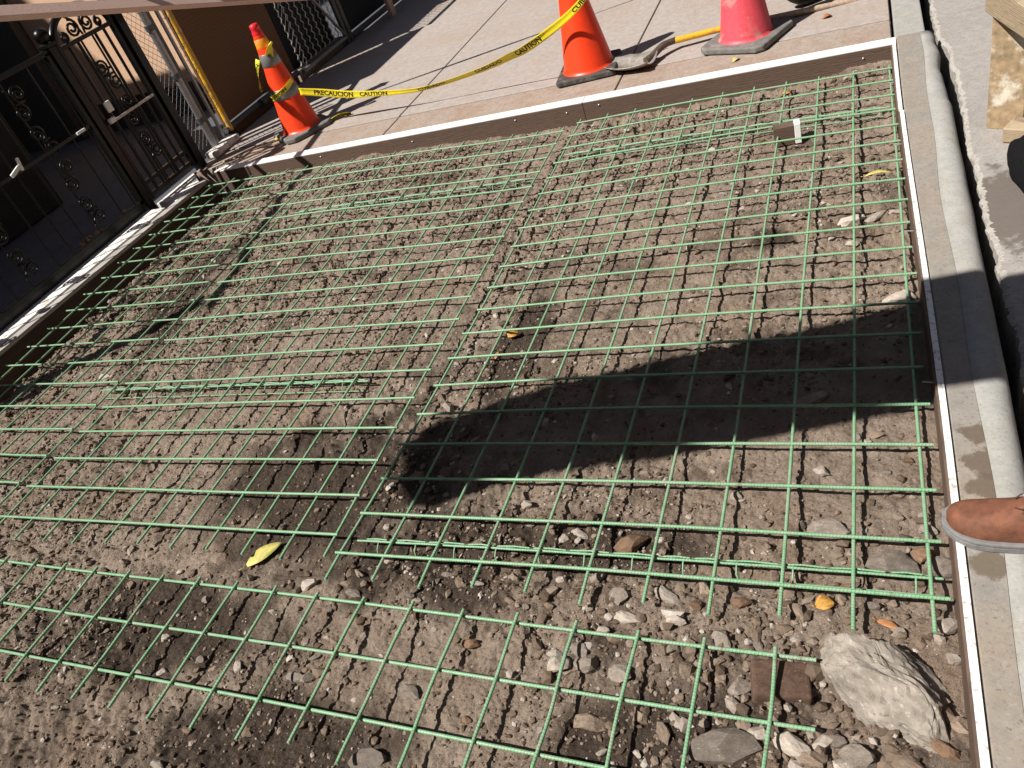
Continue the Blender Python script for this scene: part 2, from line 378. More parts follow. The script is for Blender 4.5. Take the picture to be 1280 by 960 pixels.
blobs = [(-1.75, .30, .50, .36), (-2.1, -.30, .55, .2), (-1.25, .02, .35, .16), (-.95, .12, .45, .10), (-3.4, 1.6, .2, .5), (-1.3, 1.0, .12, .35), (-.5, -.35, .3, .2), (-1.5, -.55, .5, .15), (-.45, 1.6, .10, .08)]
mo = np.zeros(GX.shape)
nz = fbm(GX * 7, GY * 7, 61, 4)
for bx_, by_, rx, ry in blobs:
    d = np.hypot((GX - bx_) / rx, (GY - by_) / ry); mo = np.maximum(mo, sstep(1.25, .55, d + (nz - .5) * 1.5))
mo = np.maximum(mo * .92, sstep(.58, .70, fbm(GX * 5.5, GY * 5.5, 64, 5, gain=.65)) * .5)
at_ = me.attributes.new('moist', 'FLOAT', 'POINT'); at_.data.foreach_set('value', mo.astype(np.float32).ravel())
tag(link('dirt_bed', me, M['dirt']), kind='structure')
o = MB().prism([(-4.46, -3.2), (.052, -3.2), (.052, -1.052), (-4.46, -1.052)], -.3, -.06).build('dirt_ground', M['dirt']); tag(o, kind='structure')

# sidewalk behind the form, slab by slab
walk = MB().prism([(-4.46, 3.112), (.02, 3.112), (.02, 14), (-4.46, 14)], -.3, .028).build('sidewalk', M['sidewalk_old']); tag(walk, kind='structure')
XJ = [-4.46, -2.885, -1.365, .02]; YJ = [3.41, 5.02, 6.6, 8.2, 9.8, 11.4]
def slab(x0, x1, y0, y1, z, mat):
    g = .005
    MB().prism([(x0 + g, y0 + g), (x1 - g, y0 + g), (x1 - g, y1 - g), (x0 + g, y1 - g)], .0, z).build('slab', mat, walk, .004, 2)
for i in range(3):
    slab(XJ[i], XJ[i + 1], 3.113, 3.41, .047, M['sidewalk_old'])
    for j in range(len(YJ) - 1): slab(XJ[i], XJ[i + 1], YJ[j], YJ[j + 1], Z_WALK + (.001, 0, -.001)[(i + j) % 3], M['sidewalk'])
rear = MB().prism([(-4.46, -14), (.02, -14), (.02, -3.2), (-4.46, -3.2)], -.3, .045).build('sidewalk', M['sidewalk']); tag(rear, kind='structure')
# areaway floor behind the gate
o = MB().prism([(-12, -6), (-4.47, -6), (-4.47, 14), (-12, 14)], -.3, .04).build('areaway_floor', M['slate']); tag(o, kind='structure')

# road with its broken edge beside the trench
ry = np.concatenate([np.linspace(-9, -.6, 60), np.linspace(-.58, 4.2, 900), np.linspace(4.25, 15, 80)])
re = .247 + .012 * (fbm(ry * 7, ry * 0 + 3, 81, 4) - .5) * 2 + .012 * sstep(1.3, .8, ry) + .010 * (fbm(ry * 38, ry * 0 + 7, 83, 3) - .5) * 2
re = np.where((ry > 2.9), re - .03 * sstep(2.9, 3.3, ry), re)
vs = []; fs = []
for i, (yy, xx) in enumerate(zip(ry, re)):
    zj = .010 * (float(_hash(np.array(i), np.array(3), 5)) - .5)
    vs += [(xx - .004, yy, -.3), (xx, yy, -.012 + zj), (xx + .014 + zj, yy, .0), (14, yy, .0)]
    if i:
        b = 4 * i; a = b - 4
        fs += [(a, a + 1, b + 1, b)[::-1], (a + 1, a + 2, b + 2, b + 1)[::-1], (a + 2, a + 3, b + 3, b + 2)[::-1]]
mb = MB(); mb.add(vs, [f[::-1] for f in fs]); o = mb.build('road', M['asphalt']); tag(o, kind='structure')
o.data.materials.append(M['asphalt_edge'])
for p in o.data.polygons:
    if p.center.x < .28: p.material_index = 1

# kerb: tan top and rounded bluish outer edge
kerb = MB()
prof_t = [(.062, -.3), (.062, .052), (.068, .056), (.142, .057)]
ky = np.linspace(-6, 3.13, 150)
def strip(profile_fn, ys_):
    vs = []; fs = []; n = None
    for i, yy in enumerate(ys_):
        pr_ = profile_fn(yy); n = len(pr_); vs += [(px, yy, pz) for px, pz in pr_]
        if i:
            for k in range(n - 1): fs.append(((i - 1) * n + k, (i - 1) * n + k + 1, i * n + k + 1, i * n + k))
    fs.append(tuple(range(n))[::-1]); b = (len(ys_) - 1) * n; fs.append(tuple(b + k for k in range(n)))
    return vs, fs
def bend(yy): return .030 * (1 - float(sstep(.3, 2.6, np.array(yy))))
def seam(yy): return .128 + .004 * math.sin(yy * 7) + .006 * math.sin(yy * 2.3 + 1)
vs, fs = strip(lambda yy: [(.036 + bend(yy), -.3), (.036 + bend(yy), .053), (.042 + bend(yy), .058), (seam(yy), .0585), (seam(yy), -.3)], ky)
o = MB().add(vs, fs).build('kerb', M['curb']); tag(o, kind='structure'); kerb = o
def edgep(yy):
    wv = .004 * (float(vnoise(np.array(yy * 6.0), np.array(2.0), 91)) - .5)
    if yy > 2.35: wv -= .02 * (float(vnoise(np.array(yy * 11.0), np.array(5.0), 92)))
    pts = [(seam(yy) + .001, -.3), (seam(yy) + .001, .0595)]
    for k in range(7):
        a = math.pi / 2 * k / 6; pts.append((.170 + wv + .040 * math.sin(a), .0205 + .039 * math.cos(a)))
    return pts + [(.208 + wv, -.3)]
vs, fs = strip(edgep, ky)
link('rounded_edge', MB().add(vs, fs, None, True).mesh('rounded_edge'), M['curb_edge'], kerb)
# continuing older kerb and gutter beyond the form
o = MB().prism([(.03, 3.14), (.16, 3.14), (.15, 14), (.03, 14)], -.3, .048).build('kerb', M['curb_edge'], None, .006); tag(o, kind='structure')

# ------------------------------------------------------------------ form boards
def board_between(name, p0, p1, th, z0, z1, mat, parent, bev=.002):
    p0 = Vector(p0); p1 = Vector(p1); d = (p1 - p0).normalized(); n = Vector((-d.y, d.x)) * th
    return MB().prism([p0, p1, p1 + n, p0 + n], z0, z1).build(name, mat, parent, bev)
fb = empty('form_board', (-2, 3.03, 0), 'long white topped form board across the far end of the pit', 'board')
segs = [(-4.19, 3.000), (-1.52, 3.022), (.034, 3.030)]
for (a, b) in zip(segs[:-1], segs[1:]):
    board_between('plank', (a[0] + .001, a[1]), (b[0] - .001, b[1]), .076, -.2, .056, M['board'], fb)
    board_between('white_top', (a[0] + .002, a[1] + .001), (b[0] - .002, b[1] + .001), .080, .0575, .0635, M['board_cap'], fb, .001)
for k, x in enumerate((-2.62, -1.93, -1.62, -1.43, -.11, -3.3)):
    y = np.interp(x, [s[0] for s in segs], [s[1] for s in segs])
    MB().lathe((x, y - .001, .02 + .012 * (k % 2)), [(0, .004), (.004, .003), (.0055, 0)], 10, Matrix.Rotation(math.pi / 2, 3, 'X')).build('screw', M['wire_silver'], fb)
cs = empty('form_strip', (.04, 1, 0), 'thin white flexible form strip along the kerb', 'form strip')
cy = np.concatenate([np.linspace(-2.2, 2.29, 60)]); cy2 = np.linspace(2.30, 3.028, 12)
for yy_ in (cy, cy2):
    dx = -.004 if yy_ is cy2 else 0
    vs, fs = strip(lambda yy: [(.014 + dx + bend(yy), -.16), (.014 + dx + bend(yy), .058), (.019 + dx + bend(yy), .060), (.019 + dx + bend(yy), -.16)], yy_)
    link('face', MB().add(vs, fs).mesh('face'), M['board'], cs)
    vs, fs = strip(lambda yy: [(.0195 + dx + bend(yy), .03), (.0195 + dx + bend(yy), .0635), (.0345 + dx + bend(yy), .0635), (.0345 + dx + bend(yy), .03)], yy_)
    link('white_edge', MB().add(vs, fs).mesh('white_edge'), M['white_strip'], cs)
for y in (.66, 1.42, 2.06, 2.66):
    MB().tube([(.016 + bend(y), y, .03), (-.012 + bend(y), y + .002, .032)], .002, 6).build('nail', M['wire_silver'], cs)
lb = empty('form_board', (-4.3, 1.2, 0), 'grey weathered form board along the gate side of the pit', 'board')
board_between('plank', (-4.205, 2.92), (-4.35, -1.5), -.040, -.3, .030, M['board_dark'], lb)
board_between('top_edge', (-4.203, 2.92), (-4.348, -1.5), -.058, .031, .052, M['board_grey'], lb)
sill = MB().prism([(-4.46, -1.5), (-4.408, -1.5), (-4.277, 2.55), (-4.46, 2.55)], -.3, .062).build('concrete_sill', M['sill'], None, .006); tag(sill, 'pale concrete sill strip running below the black gate', 'sill')
MB().prism([(-4.46, 2.66), (-4.258, 2.66), (-4.25, 2.9), (-4.46, 3.1)], -.3, .05).build('step', M['sill'], sill, .006)

# ------------------------------------------------------------------ reinforcing mesh sheets
R_W = .0045
def wob(seed, L, n=26, amp=.004):
    rr = np.random.default_rng(seed); k = rr.uniform(.6, 1.6); ph = rr.uniform(0, 6); t = np.linspace(0, 1, n)
    return amp * rr.uniform(.2, 1) * np.sin(k * 2 * math.pi * t + ph)
def sheet(label, org, ang, cols, rows, tip_l, tip_r, tip_f, tip_b, long_on_top=False, zfun=None, zoff=0.0, seed=1, only_cols=None):
    """cols / rows: wire offsets along local x (towards the kerb) and local y (away)."""
    ca, sa = math.cos(ang), math.sin(ang)
    def W(u, v): return org[0] + ca * u - sa * v, org[1] + sa * u + ca * v
    t = empty('rebar_mesh', (org[0], org[1], 0), label, 'rebar mesh', 'green rebar mesh sheets in the pit')
    zf = zfun or z_mesh
    zh, zv = (-R_W * .95, R_W * .95) if long_on_top else (R_W * .95, -R_W * .95)
    rr = np.random.default_rng(seed)
    for k, v in enumerate(rows):
        us = np.linspace(cols[0] - tip_l + rr.uniform(-.006, .006), cols[-1] + tip_r + rr.uniform(-.006, .006), 26); dv = wob(seed * 100 + k, 1, 26, .0022); dz = wob(seed * 300 + k, 1, 26, .0018)
        P = [W(u, v + d) for u, d in zip(us, dv)]
        MB().tube([(p[0], p[1], float(zf(p[0], p[1])) + zoff + zh + e) for p, e in zip(P, dz)], R_W, 8, u0=rr.uniform(0, 1)).build('cross_wire', M['rebar'], t)
    for k, u in enumerate(cols):
        vs_ = np.linspace(rows[0] - tip_f + rr.uniform(-.012, .012), rows[-1] + tip_b + rr.uniform(-.006, .006), 34); du = wob(seed * 500 + k, 1, 34, .0026); dz = wob(seed * 700 + k, 1, 34, .0018)
        P = [W(u + d, v) for v, d in zip(vs_, du)]
        MB().tube([(p[0], p[1], float(zf(p[0], p[1])) + zoff + zv + e) for p, e in zip(P, dz)], R_W, 8, u0=rr.uniform(0, 1)).build('long_wire', M['rebar'], t)
    return t
G = .1524
sheet('green rebar mesh sheet beside the kerb, rows of wire up to the white strip', (0, 0), 0, [-G * k for k in range(10, -1, -1)], [G * k for k in range(20)], .012, .028, .085, .06, seed=1)
sheet('middle green rebar mesh sheet between the two other long sheets', (-1.585, .071), .008, [-G * k for k in range(10, -1, -1)], [G * k for k in range(19)], .03, .015, .085, .075, seed=2, zoff=.001)
sheet('narrow green rebar mesh sheet in the shade below the black gate', (-3.215, .072), -.012, [-G * k for k in range(6, -1, -1)], [G * k for k in range(19)], .05, .012, .085, .07, seed=3, zoff=.002)
sheet('short cut strip of green rebar mesh, three wires wide, beside the big boulder', (-.306, -.163), -.0150, [-G * k for k in range(20, -1, -1)], [-2 * G, -G, 0], .06, .085, .10, .016, long_on_top=True, seed=4, zoff=-.002, zfun=lambda x, y: .004 * np.sin(np.asarray(x) * 3.1) + 0 * np.asarray(y))

# slab bolsters carrying the mesh
def bolster(label, a, b, seed, h=.027):
    t = empty('slab_bolster', (a[0], a[1], -.04), label, 'slab bolster', 'green wire slab bolsters under the mesh')
    a = Vector(a); b = Vector(b); L = (b - a).length; d = (b - a) / L; n = Vector((d.y, -d.x)); rr = random.Random(seed)
    def P(s, off, dz):
        p = a + d * s + n * off; return (p.x, p.y, float(z_mesh(p.x, p.y)) - 2 * R_W - .003 + dz)
    m = int(L / .05)
    MB().tube([P(L * i / m, 0, .0008 * math.sin(i * 1.7)) for i in range(m + 1)], .0034, 6).build('top_wire', M['rebar'], t)
    s0 = .03
    while s0 < L - .1:
        ln = rr.uniform(.06, .13); MB().tube([P(s0, -.008, -.001), P(s0 + ln * .5, -.009, .0015), P(min(L, s0 + ln), -.008, -.001)], .0026, 6).build('corrugation', M['rebar'], t); s0 += ln + .012
    MB().tube([P(.03 + (L - .05) * i / m, .026, -h + .0008 * math.sin(i * 2.3)) for i in range(m + 1)], .0022, 6).build('runner', M['rebar'], t)
    MB().tube([P(.03 + (L - .05) * i / m, -.026, -h) for i in range(m + 1)], .0022, 6).build('runner', M['rebar'], t)
    s0 = .075
    while s0 < L:
        MB().tube([P(s0, -.026, -h), P(s0, -.02, -.012), P(s0, -.006, -.003), P(s0, .006, -.003), P(s0, .02, -.012), P(s0 + rr.uniform(-.004, .004), .026, -h)], .0022, 6).build('leg', M['rebar'], t)
        s0 += .127
bolster('green wire slab bolster under the front end of the mesh beside the kerb', (-1.50, .060), (.025, .062), 1)
bolster('green wire slab bolster under the near part of the middle mesh sheet', (-3.30, .80), (-1.84, .80), 2)
bolster('green wire slab bolster under the far end of the mesh beside the kerb', (-1.52, 2.55), (-.01, 2.50), 3)
bolster('green wire slab bolster under the far end of the middle mesh sheet', (-3.06, 2.26), (-1.62, 2.33), 4)

# ------------------------------------------------------------------ stones
def rock_mesh(name, seed, sub=2, cuts=11, rough=.05, flat=True):
    rr = np.random.default_rng(seed); bm = bmesh.new(); bmesh.ops.create_icosphere(bm, subdivisions=sub, radius=1.0)
    P = np.array([v.co for v in bm.verts])
    for _ in range(cuts):
        n = rr.normal(size=3); n /= np.linalg.norm(n); dd = rr.uniform(.38, .78); s_ = P @ n; over = s_ > dd
        P[over] -= np.outer(s_[over] - dd, n) * .96
    P += rr.normal(size=P.shape) * rough * .35
    P /= np.abs(P).max(); P[:, 2] *= .85
    for v, p in zip(bm.verts, P): v.co = p
    me = bpy.data.meshes.new(name); bm.to_mesh(me); bm.free()
    me.polygons.foreach_set('use_smooth', [not flat] * len(me.polygons)); return me
KINDS = {'w': ('pale grey', 'stone_w'), 'g': ('dark grey', 'stone_g'), 't': ('tan', 'stone_t'), 'b': ('reddish brown', 'stone_b')}
ROCKS = {}
for k in KINDS:
    ROCKS[k] = [rock_mesh('stone_' + k, 50 + 7 * i + ord(k), 2, 12 + i % 5, .09, True) for i in range(7)]
    for me_ in ROCKS[k]: me_.materials.append(M[KINDS[k][1]])
STONES = [(-0.393, -0.378, 0.119, 0.091, 'g'), (-0.329, -0.325, 0.046, 0.04, 'w'), (-0.264, -0.346, 0.069, 0.051, 'w'), (-0.209, -0.324, 0.046, 0.037, 'w'), (-0.143, -0.342, 0.073, 0.058, 'g'), (-0.174, -0.361, 0.04, 0.033, 'w'), (-0.068, -0.34, 0.082, 0.045, 't'), (-0.145, -0.118, 0.062, 0.039, 't'), (-0.206, -0.107, 0.039, 0.027, 't'), (-0.068, -0.062, 0.027, 0.031, 'g'), (-0.052, -0.097, 0.054, 0.027, 't'), (0.029, -0.039, 0.043, 0.059, 'w'), (-0.273, -0.103, 0.023, 0.017, 'w'), (0.033, -0.113, 0.039, 0.031, 'g'), (-0.027, -0.222, 0.094, 0.056, 't'), (0.029, -0.254, 0.047, 0.041, 't'), (-0.071, -0.138, 0.038, 0.027, 't'), (-0.033, -0.163, 0.053, 0.034, 't'), (0.008, -0.309, 0.055, 0.046, 'b'), (-0.187, -0.324, 0.037, 0.033, 'g'), (-0.23, -0.368, 0.054, 0.036, 't'), (-0.117, -0.004, 0.028, 0.024, 'g'), (-0.687, 0.117, 0.09, 0.073, 'b'), (-0.838, 0.155, 0.044, 0.029, 'w'), (-0.877, 0.135, 0.035, 0.035, 'w'), (-0.825, 0.093, 0.043, 0.035, 'g'), (-0.678, -0.041, 0.053, 0.062, 'g'), (-0.662, -0.092, 0.073, 0.036, 'w'), (-0.572, -0.022, 0.065, 0.041, 'w'), (-0.617, -0.022, 0.033, 0.045, 't'), (-0.752, -0.077, 0.025, 0.025, 't'), (-0.917, -0.093, 0.021, 0.019, 'g'), (-0.619, -0.097, 0.024, 0.032, 't'), (-0.747, -0.189, 0.052, 0.04, 'g'), (-0.703, -0.138, 0.028, 0.024, 'w'), (-0.807, -0.201, 0.048, 0.028, 'w'), (-0.912, 0.144, 0.02, 0.018, 't'), (-1.001, 0.116, 0.023, 0.018, 't'), (-0.798, -0.231, 0.052, 0.064, 'w'), (-0.73, -0.217, 0.055, 0.067, 'g'), (-1.033, -0.205, 0.046, 0.042, 'b'), (-0.636, -0.233, 0.051, 0.07, 'g'), (-1.481, -0.073, 0.036, 0.031, 't'), (-1.44, -0.099, 0.043, 0.033, 'g'), (-1.454, -0.04, 0.034, 0.029, 't'), (-1.075, -0.037, 0.035, 0.02, 'w'), (-0.699, -0.352, 0.096, 0.057, 't'), (-1.179, -0.521, 0.103, 0.072, 'g'), (-1.141, -0.352, 0.05, 0.042, 'g'), (-0.646, -0.413, 0.022, 0.019, 'w'), (-0.574, -0.402, 0.022, 0.022, 'w'), (-1.961, -0.16, 0.032, 0.032, 'g'), (-1.995, -0.31, 0.037, 0.032, 'w'), (-1.945, -0.401, 0.036, 0.031, 'w'), (-1.829, -0.352, 0.025, 0.023, 'g'), (-1.698, -0.356, 0.029, 0.044, 'w'), (-1.711, -0.381, 0.034, 0.027, 'g'), (-1.763, -0.637, 0.06, 0.029, 'w'), (-1.615, -0.087, 0.054, 0.045, 'w'), (-2.011, -0.019, 0.044, 0.055, 't'), (-1.498, -0.363, 0.051, 0.037, 'g'), (-1.463, -0.358, 0.036, 0.032, 'g'), (-0.204, 0.209, 0.085, 0.072, 'g'), (-0.129, 0.227, 0.026, 0.023, 't'), (-0.008, 0.251, 0.026, 0.034, 'w'), (-0.002, 0.21, 0.042, 0.038, 'w'), (-0.014, 0.137, 0.046, 0.058, 'b'), (-0.018, 0.104, 0.029, 0.029, 't'), (0.026, 0.103, 0.058, 0.062, 'g'), (-0.066, 0.11, 0.103, 0.078, 'g'), (-0.105, 0.05, 0.04, 0.02, 'w'), (-0.176, 0.043, 0.032, 0.024, 'b'), (-0.231, 0.397, 0.036, 0.04, 'w'), (-0.125, 0.508, 0.023, 0.028, 'w'), (-0.1, 0.532, 0.033, 0.028, 't'), (-0.025, 0.446, 0.027, 0.023, 'b'), (-0.016, 1.145, 0.095, 0.073, 'w'), (-0.167, 1.487, 0.043, 0.037, 'w'), (-0.17, 1.659, 0.084, 0.052, 'w'), (-0.08, 1.674, 0.072, 0.046, 'w'), (-0.009, 1.673, 0.046, 0.029, 'w'), (-0.264, 0.688, 0.088, 0.034, 'g'), (-0.443, 0.307, 0.035, 0.049, 'w'), (-0.79, 1.921, 0.042, 0.035, 'w'), (-1.143, 2.152, 0.046, 0.046, 'w'), (-1.291, 2.09, 0.034, 0.031, 'w'), (-1.484, 1.431, 0.04, 0.03, 'w'), (-1.392, 0.806, 0.026, 0.023, 'w'), (-4.115, 2.555, 0.051, 0.04, 'w'), (-3.411, 1.879, 0.043, 0.034, 'w'), (-2.776, 1.251, 0.04, 0.028, 'w'), (-3.415, 0.926, 0.06, 0.038, 'w'), (-4.688, 1.866, 0.046, 0.034, 'w'), (-2.907, 1.797, 0.04, 0.031, 'w'), (-0.037, 3.079, 0.154, 0.045, 'w'), (-2.164, 3.275, 0.082, 0.031, 'w'), (-2.399, 3.095, 0.102, 0.031, 'w'), (-1.317, 0.232, 0.022, 0.02, 'w'), (-1.27, 0.027, 0.028, 0.021, 't'), (-1.174, -0.02, 0.027, 0.02, 'g'), (-0.655, 1.983, 0.036, 0.029, 'w')]
SP = []
def place_of(x, y):
    if y > 2.75: return 'at the foot of the far form board'
    if x > -.36 and y < -.02: return 'in the rubble around the big boulder'
    if y < -.165: return 'under the short cut mesh strip'
    if y < .0: return 'in the gap before the long mesh sheets'
    if x < -3.2: return 'under the mesh below the black gate'
    if x < -1.58: return 'under the middle mesh sheet'
    if y < .30: return 'near the front bolster of the kerb side mesh'
    if x > -.17: return 'under the mesh next to the white strip'
    return 'under the kerb side mesh sheet'
def stone(x, y, sx, sz, kind, handmade):
    o = bpy.data.objects.new('stone', random.choice(ROCKS[kind])); COL.objects.link(o)
    hgt = min(sz, sx) * .62
    o.scale = (sx / 1.5, max(sz * .75, sx * .45) / 1.5, hgt / 1.25)
    z = dh(x, y); o.location = (x, y, z + hgt * .22); o.rotation_euler = (random.uniform(-.25, .25), random.uniform(-.25, .25), random.uniform(0, 6.3) if not handmade else random.uniform(-.5, .5))
    size = 'tiny' if sx < .025 else 'small' if sx < .045 else 'fist sized'
    where = place_of(x, y); key = '%s %s stone %s' % (size, KINDS[kind][0], where)
    tag(o, key, 'stone', 'loose stones: ' + key)
    SP.append((x, y, sx))
for s_ in STONES: stone(*s_, True)
rs = random.Random(5); n_ = 0
while n_ < 175:
    u = rs.random()
    if u < .5: x, y = rs.gauss(-.25, .28), rs.gauss(-.15, .2)
    elif u < .7: x, y = rs.uniform(-2.4, -.3), rs.gauss(-.15, .22)
    elif u < .85: x, y = rs.uniform(-1.7, .0), rs.uniform(.1, 1.5)
    else: x, y = rs.gauss(-3.5, .3), rs.uniform(.9, 2.6)
    if not (-4.05 < x < 0.0 and -.6 < y < 2.95): continue
    s_ = rs.uniform(.014, .032) * (rs.uniform(1.2, 2.2) if x > -.6 and y < .1 else 1)
    if any((x - a) ** 2 + (y - b) ** 2 < ((c + s_) * .6) ** 2 for a, b, c in SP): continue
    if (x + .11) ** 2 / .19 ** 2 + (y + .2) ** 2 / .13 ** 2 < 1: continue
    stone(x, y, s_, s_ * rs.uniform(.6, 1), rs.choice('wwgggtttb' if x < -.6 or y > .1 else 'wggtttttb'), False); n_ += 1

# boulder
rr = np.random.default_rng(4); bm = bmesh.new(); bmesh.ops.create_icosphere(bm, subdivisions=5, radius=1.0)
P = np.array([v.co for v in bm.verts])
for n, dd in [((.15, -.5, .85), .50), ((-.75, .1, .6), .62), ((.3, .75, .5), .55), ((.85, .1, .45), .72), ((-.3, -.9, .1), .66), ((.5, -.8, .2), .70), ((-.6, .75, .1), .62), ((.9, .45, .05), .70), ((-.95, -.25, .0), .74), ((-.2, .35, .9), .52), ((.55, -.2, .8), .60), ((-.5, -.4, .75), .60)]:
    n = np.array(n); n = n / np.linalg.norm(n); s_ = P @ n; ov = s_ > dd; P[ov] -= np.outer(s_[ov] - dd, n) * .97
f3 = lambda s: (fbm(P[:, 0] * s + P[:, 2] * s * .7 + 5, P[:, 1] * s - P[:, 2] * s * .6 + 9, 7, 4) - .5)
nr = P / np.linalg.norm(P, axis=1)[:, None]; P = P + nr * (f3(3.0) * .26 + np.abs(f3(5)) * .22 + f3(16) * .09 + f3(48) * .045)[:, None]
for v, p in zip(bm.verts, P): v.co = Vector((p[0] * .165, p[1] * .105, p[2] * .085))
me = bpy.data.meshes.new('boulder'); bm.to_mesh(me); bm.free(); me.polygons.foreach_set('use_smooth', [False] * len(me.polygons))
o = link('boulder', me, M['boulder'], None, (-.098, -.195, -.020)); o.rotation_euler = (.12, .06, math.radians(-36))
tag(o, 'big pale tan broken boulder beside the cut mesh strip near the kerb', 'boulder')
SP.append((-.1, -.2, .25))
# broken brick
mb = MB().box((0, 0, 0), (.120, .09, .07)); o = mb.build('broken_brick', M['brick'], None, .009, 3)
o.location = (-.298, -.212, -.052); o.rotation_euler = (-.10, .16, math.radians(8)); tag(o, 'broken red brown brick half buried beside the big boulder', 'brick')

# pebbles and crumbs
def pebble_field():
    bm = bmesh.new(); bmesh.ops.create_icosphere(bm, subdivisions=1, radius=1.0)
    bv = np.array([v.co for v in bm.verts]); bf = np.array([[v.index for v in f.verts] for f in bm.faces]); bm.free()
    NP = 52000; R_ = np.random.default_rng(77)
    x = R_.uniform(-4.1, .01, NP * 3); y = -.75 + 3.72 * R_.random(NP * 3) ** 1.25
    dens = sstep(.42, .66, fbm(x * 2.6, y * 2.6, 101, 4)) * .85 + .22 + .9 * np.exp(-((x + .2) / .5) ** 2 - ((y + .15) / .3) ** 2) + .6 * np.exp(-((x + 1.45) / .12) ** 2) * (y > .2) + .5 * np.exp(-((x + 3.75) / .25) ** 2)
    keep = R_.random(NP * 3) < dens; x = x[keep][:NP]; y = y[keep][:NP]; n = len(x)
    s = .0015 + .0026 * R_.random(n) ** 1.5 + .0055 * R_.random(n) ** 5 + .006 * (R_.random(n) < .03)
    rub = np.exp(-((x + .15) / .38) ** 2 - ((y + .22) / .22) ** 2) + .8 * np.exp(-((x + .02) / .10) ** 2 - ((y - .2) / .5) ** 2) + .5 * np.exp(-((x + 1.4) / .14) ** 2 - ((y - .5) / .8) ** 2) + .5 * np.exp(-((x + 3.8) / .2) ** 2) + .45 * np.exp(-((x + 1.5) / .8) ** 2 - ((y + .1) / .2) ** 2)
    s = s + (R_.random(n) < .22 * rub) * (.004 + .011 * R_.random(n) ** 2)
    s *= 1 + .35 * sstep(.5, 2.5, y)
    z = dirt_height(x, y)
    ang = R_.uniform(0, 6.28, n); sc = np.stack([s * R_.uniform(.7, 1.4, n), s * R_.uniform(.6, 1.1, n), s * R_.uniform(.5, .85, n)], -1)
    jit = 1 + R_.normal(size=(n, len(bv), 1)) * .20
    V = bv[None] * jit * sc[:, None]; c, s2 = np.cos(ang)[:, None], np.sin(ang)[:, None]
    V = np.stack([V[..., 0] * c - V[..., 1] * s2, V[..., 0] * s2 + V[..., 1] * c, V[..., 2]], -1)
    V += np.stack([x, y, z + sc[:, 2] * .35], -1)[:, None]
    F = (bf[None] + (np.arange(n) * len(bv))[:, None, None]).reshape(-1, 3)
    me = bpy.data.meshes.new('pebbles'); me.vertices.add(n * len(bv)); me.vertices.foreach_set('co', V.astype(np.float32).ravel())
    me.loops.add(F.size); me.loops.foreach_set('vertex_index', F.astype(np.int32).ravel())
    me.polygons.add(len(F)); me.polygons.foreach_set('loop_start', np.arange(0, F.size, 3, dtype=np.int32)); me.polygons.foreach_set('loop_total', np.full(len(F), 3, np.int32)); me.polygons.foreach_set('use_smooth', np.zeros(len(F), bool)); me.update(calc_edges=True)
    a = me.attributes.new('rnd', 'FLOAT', 'POINT'); a.data.foreach_set('value', np.repeat(R_.random(n) ** 1.15, len(bv)).astype(np.float32))
    o = link('pebbles', me, M['pebbles']); tag(o, 'small pebbles and soil crumbs strewn over the dirt', 'pebbles', None, 'stuff')
pebble_field()

# ------------------------------------------------------------------ leaves and litter
def leaf(label, x, y, L, Wd, ang, mat, curl=.3, lift=.006, z=None, tilt=(0, 0)):
    mb = MB(); n = 9; vs = []; fs = []
    for i in range(n):
        t = i / (n - 1); w = Wd / 2 * math.sin(math.pi * min(1, t * .96 + .04)) ** .8 * (1 - .25 * t) + .0006
        zc = curl * L * .25 * math.sin(t * math.pi) ; u = (t - .5) * L
        vs += [(u, -w, zc + w * curl), (u, 0, zc), (u, w, zc + w * curl * 1.3)]
        if i:
            b = 3 * i; a = b - 3; fs += [(a, b, b + 1, a + 1), (a + 1, b + 1, b + 2, a + 2)]
    mb.add(vs, fs, None, True); mb.tube([(-L * .72, .002, .002), (-L * .5, 0, 0)], .0012, 5)
    o = mb.build('leaf', mat); sol = o.modifiers.new('thick', 'SOLIDIFY'); sol.thickness = .0007
    o.location = (x, y, (dh(x, y) if z is None else z) + lift); o.rotation_euler = (tilt[0], tilt[1], ang); tag(o, label, 'leaf', 'fallen leaves'); return o
leaf('large yellow green curled leaf on dark moist dirt', -1.84, .012, .125, .060, math.radians(54), M['leaf_y'], .12, .010, None, (.05, .03))
leaf('round orange leaf on the dirt beside the front bolster', -.212, -.012, .042, .042, .3, M['leaf_o'], .35)
leaf('orange yellow leaf caught under the mesh beside the kerb', -1.338, 1.082, .055, .045, .8, M['leaf_o'], .4, .016, None, (.4, .2))
leaf('narrow yellow leaf on the dirt close to the white strip', -.066, 1.958, .10, .02, .05, M['leaf_y'], .4)
leaf('small brown leaf on the dirt near the orange yellow leaf', -1.36, .965, .05, .018, 1.2, M['leaf_b'], .5)
leaf('small orange leaf at the foot of the far form board', -.455, 2.93, .05, .04, .4, M['leaf_o'], .4)
leaf('small salmon brown leaf between the front bolster and the white strip', -.085, -.045, .05, .018, -.4, M['leaf_b'], .3)
leaf('dry brown leaf on the sidewalk slab beside the faded cone', -.28, 3.62, .05, .04, .4, M['leaf_b'], .4, .003, Z_WALK)
leaf('tiny yellow leaf on the sidewalk edge before the faded cone', -.72, 3.25, .05, .03, 1.0, M['leaf_y'], .4, .003, .047)
rl = random.Random(9)
for k in range(12):
    o = leaf('dry brown leaf swept up behind the black gate', -4.52 - rl.random() * .22, 2.15 + rl.random() * .95, .07, .045, rl.uniform(0, 6), M['leaf_b'], .6, .008 + .01 * rl.random(), .04, (rl.uniform(-.3, .3), rl.uniform(-.3, .3)))
    tag(o, group='dry leaves behind the gate')
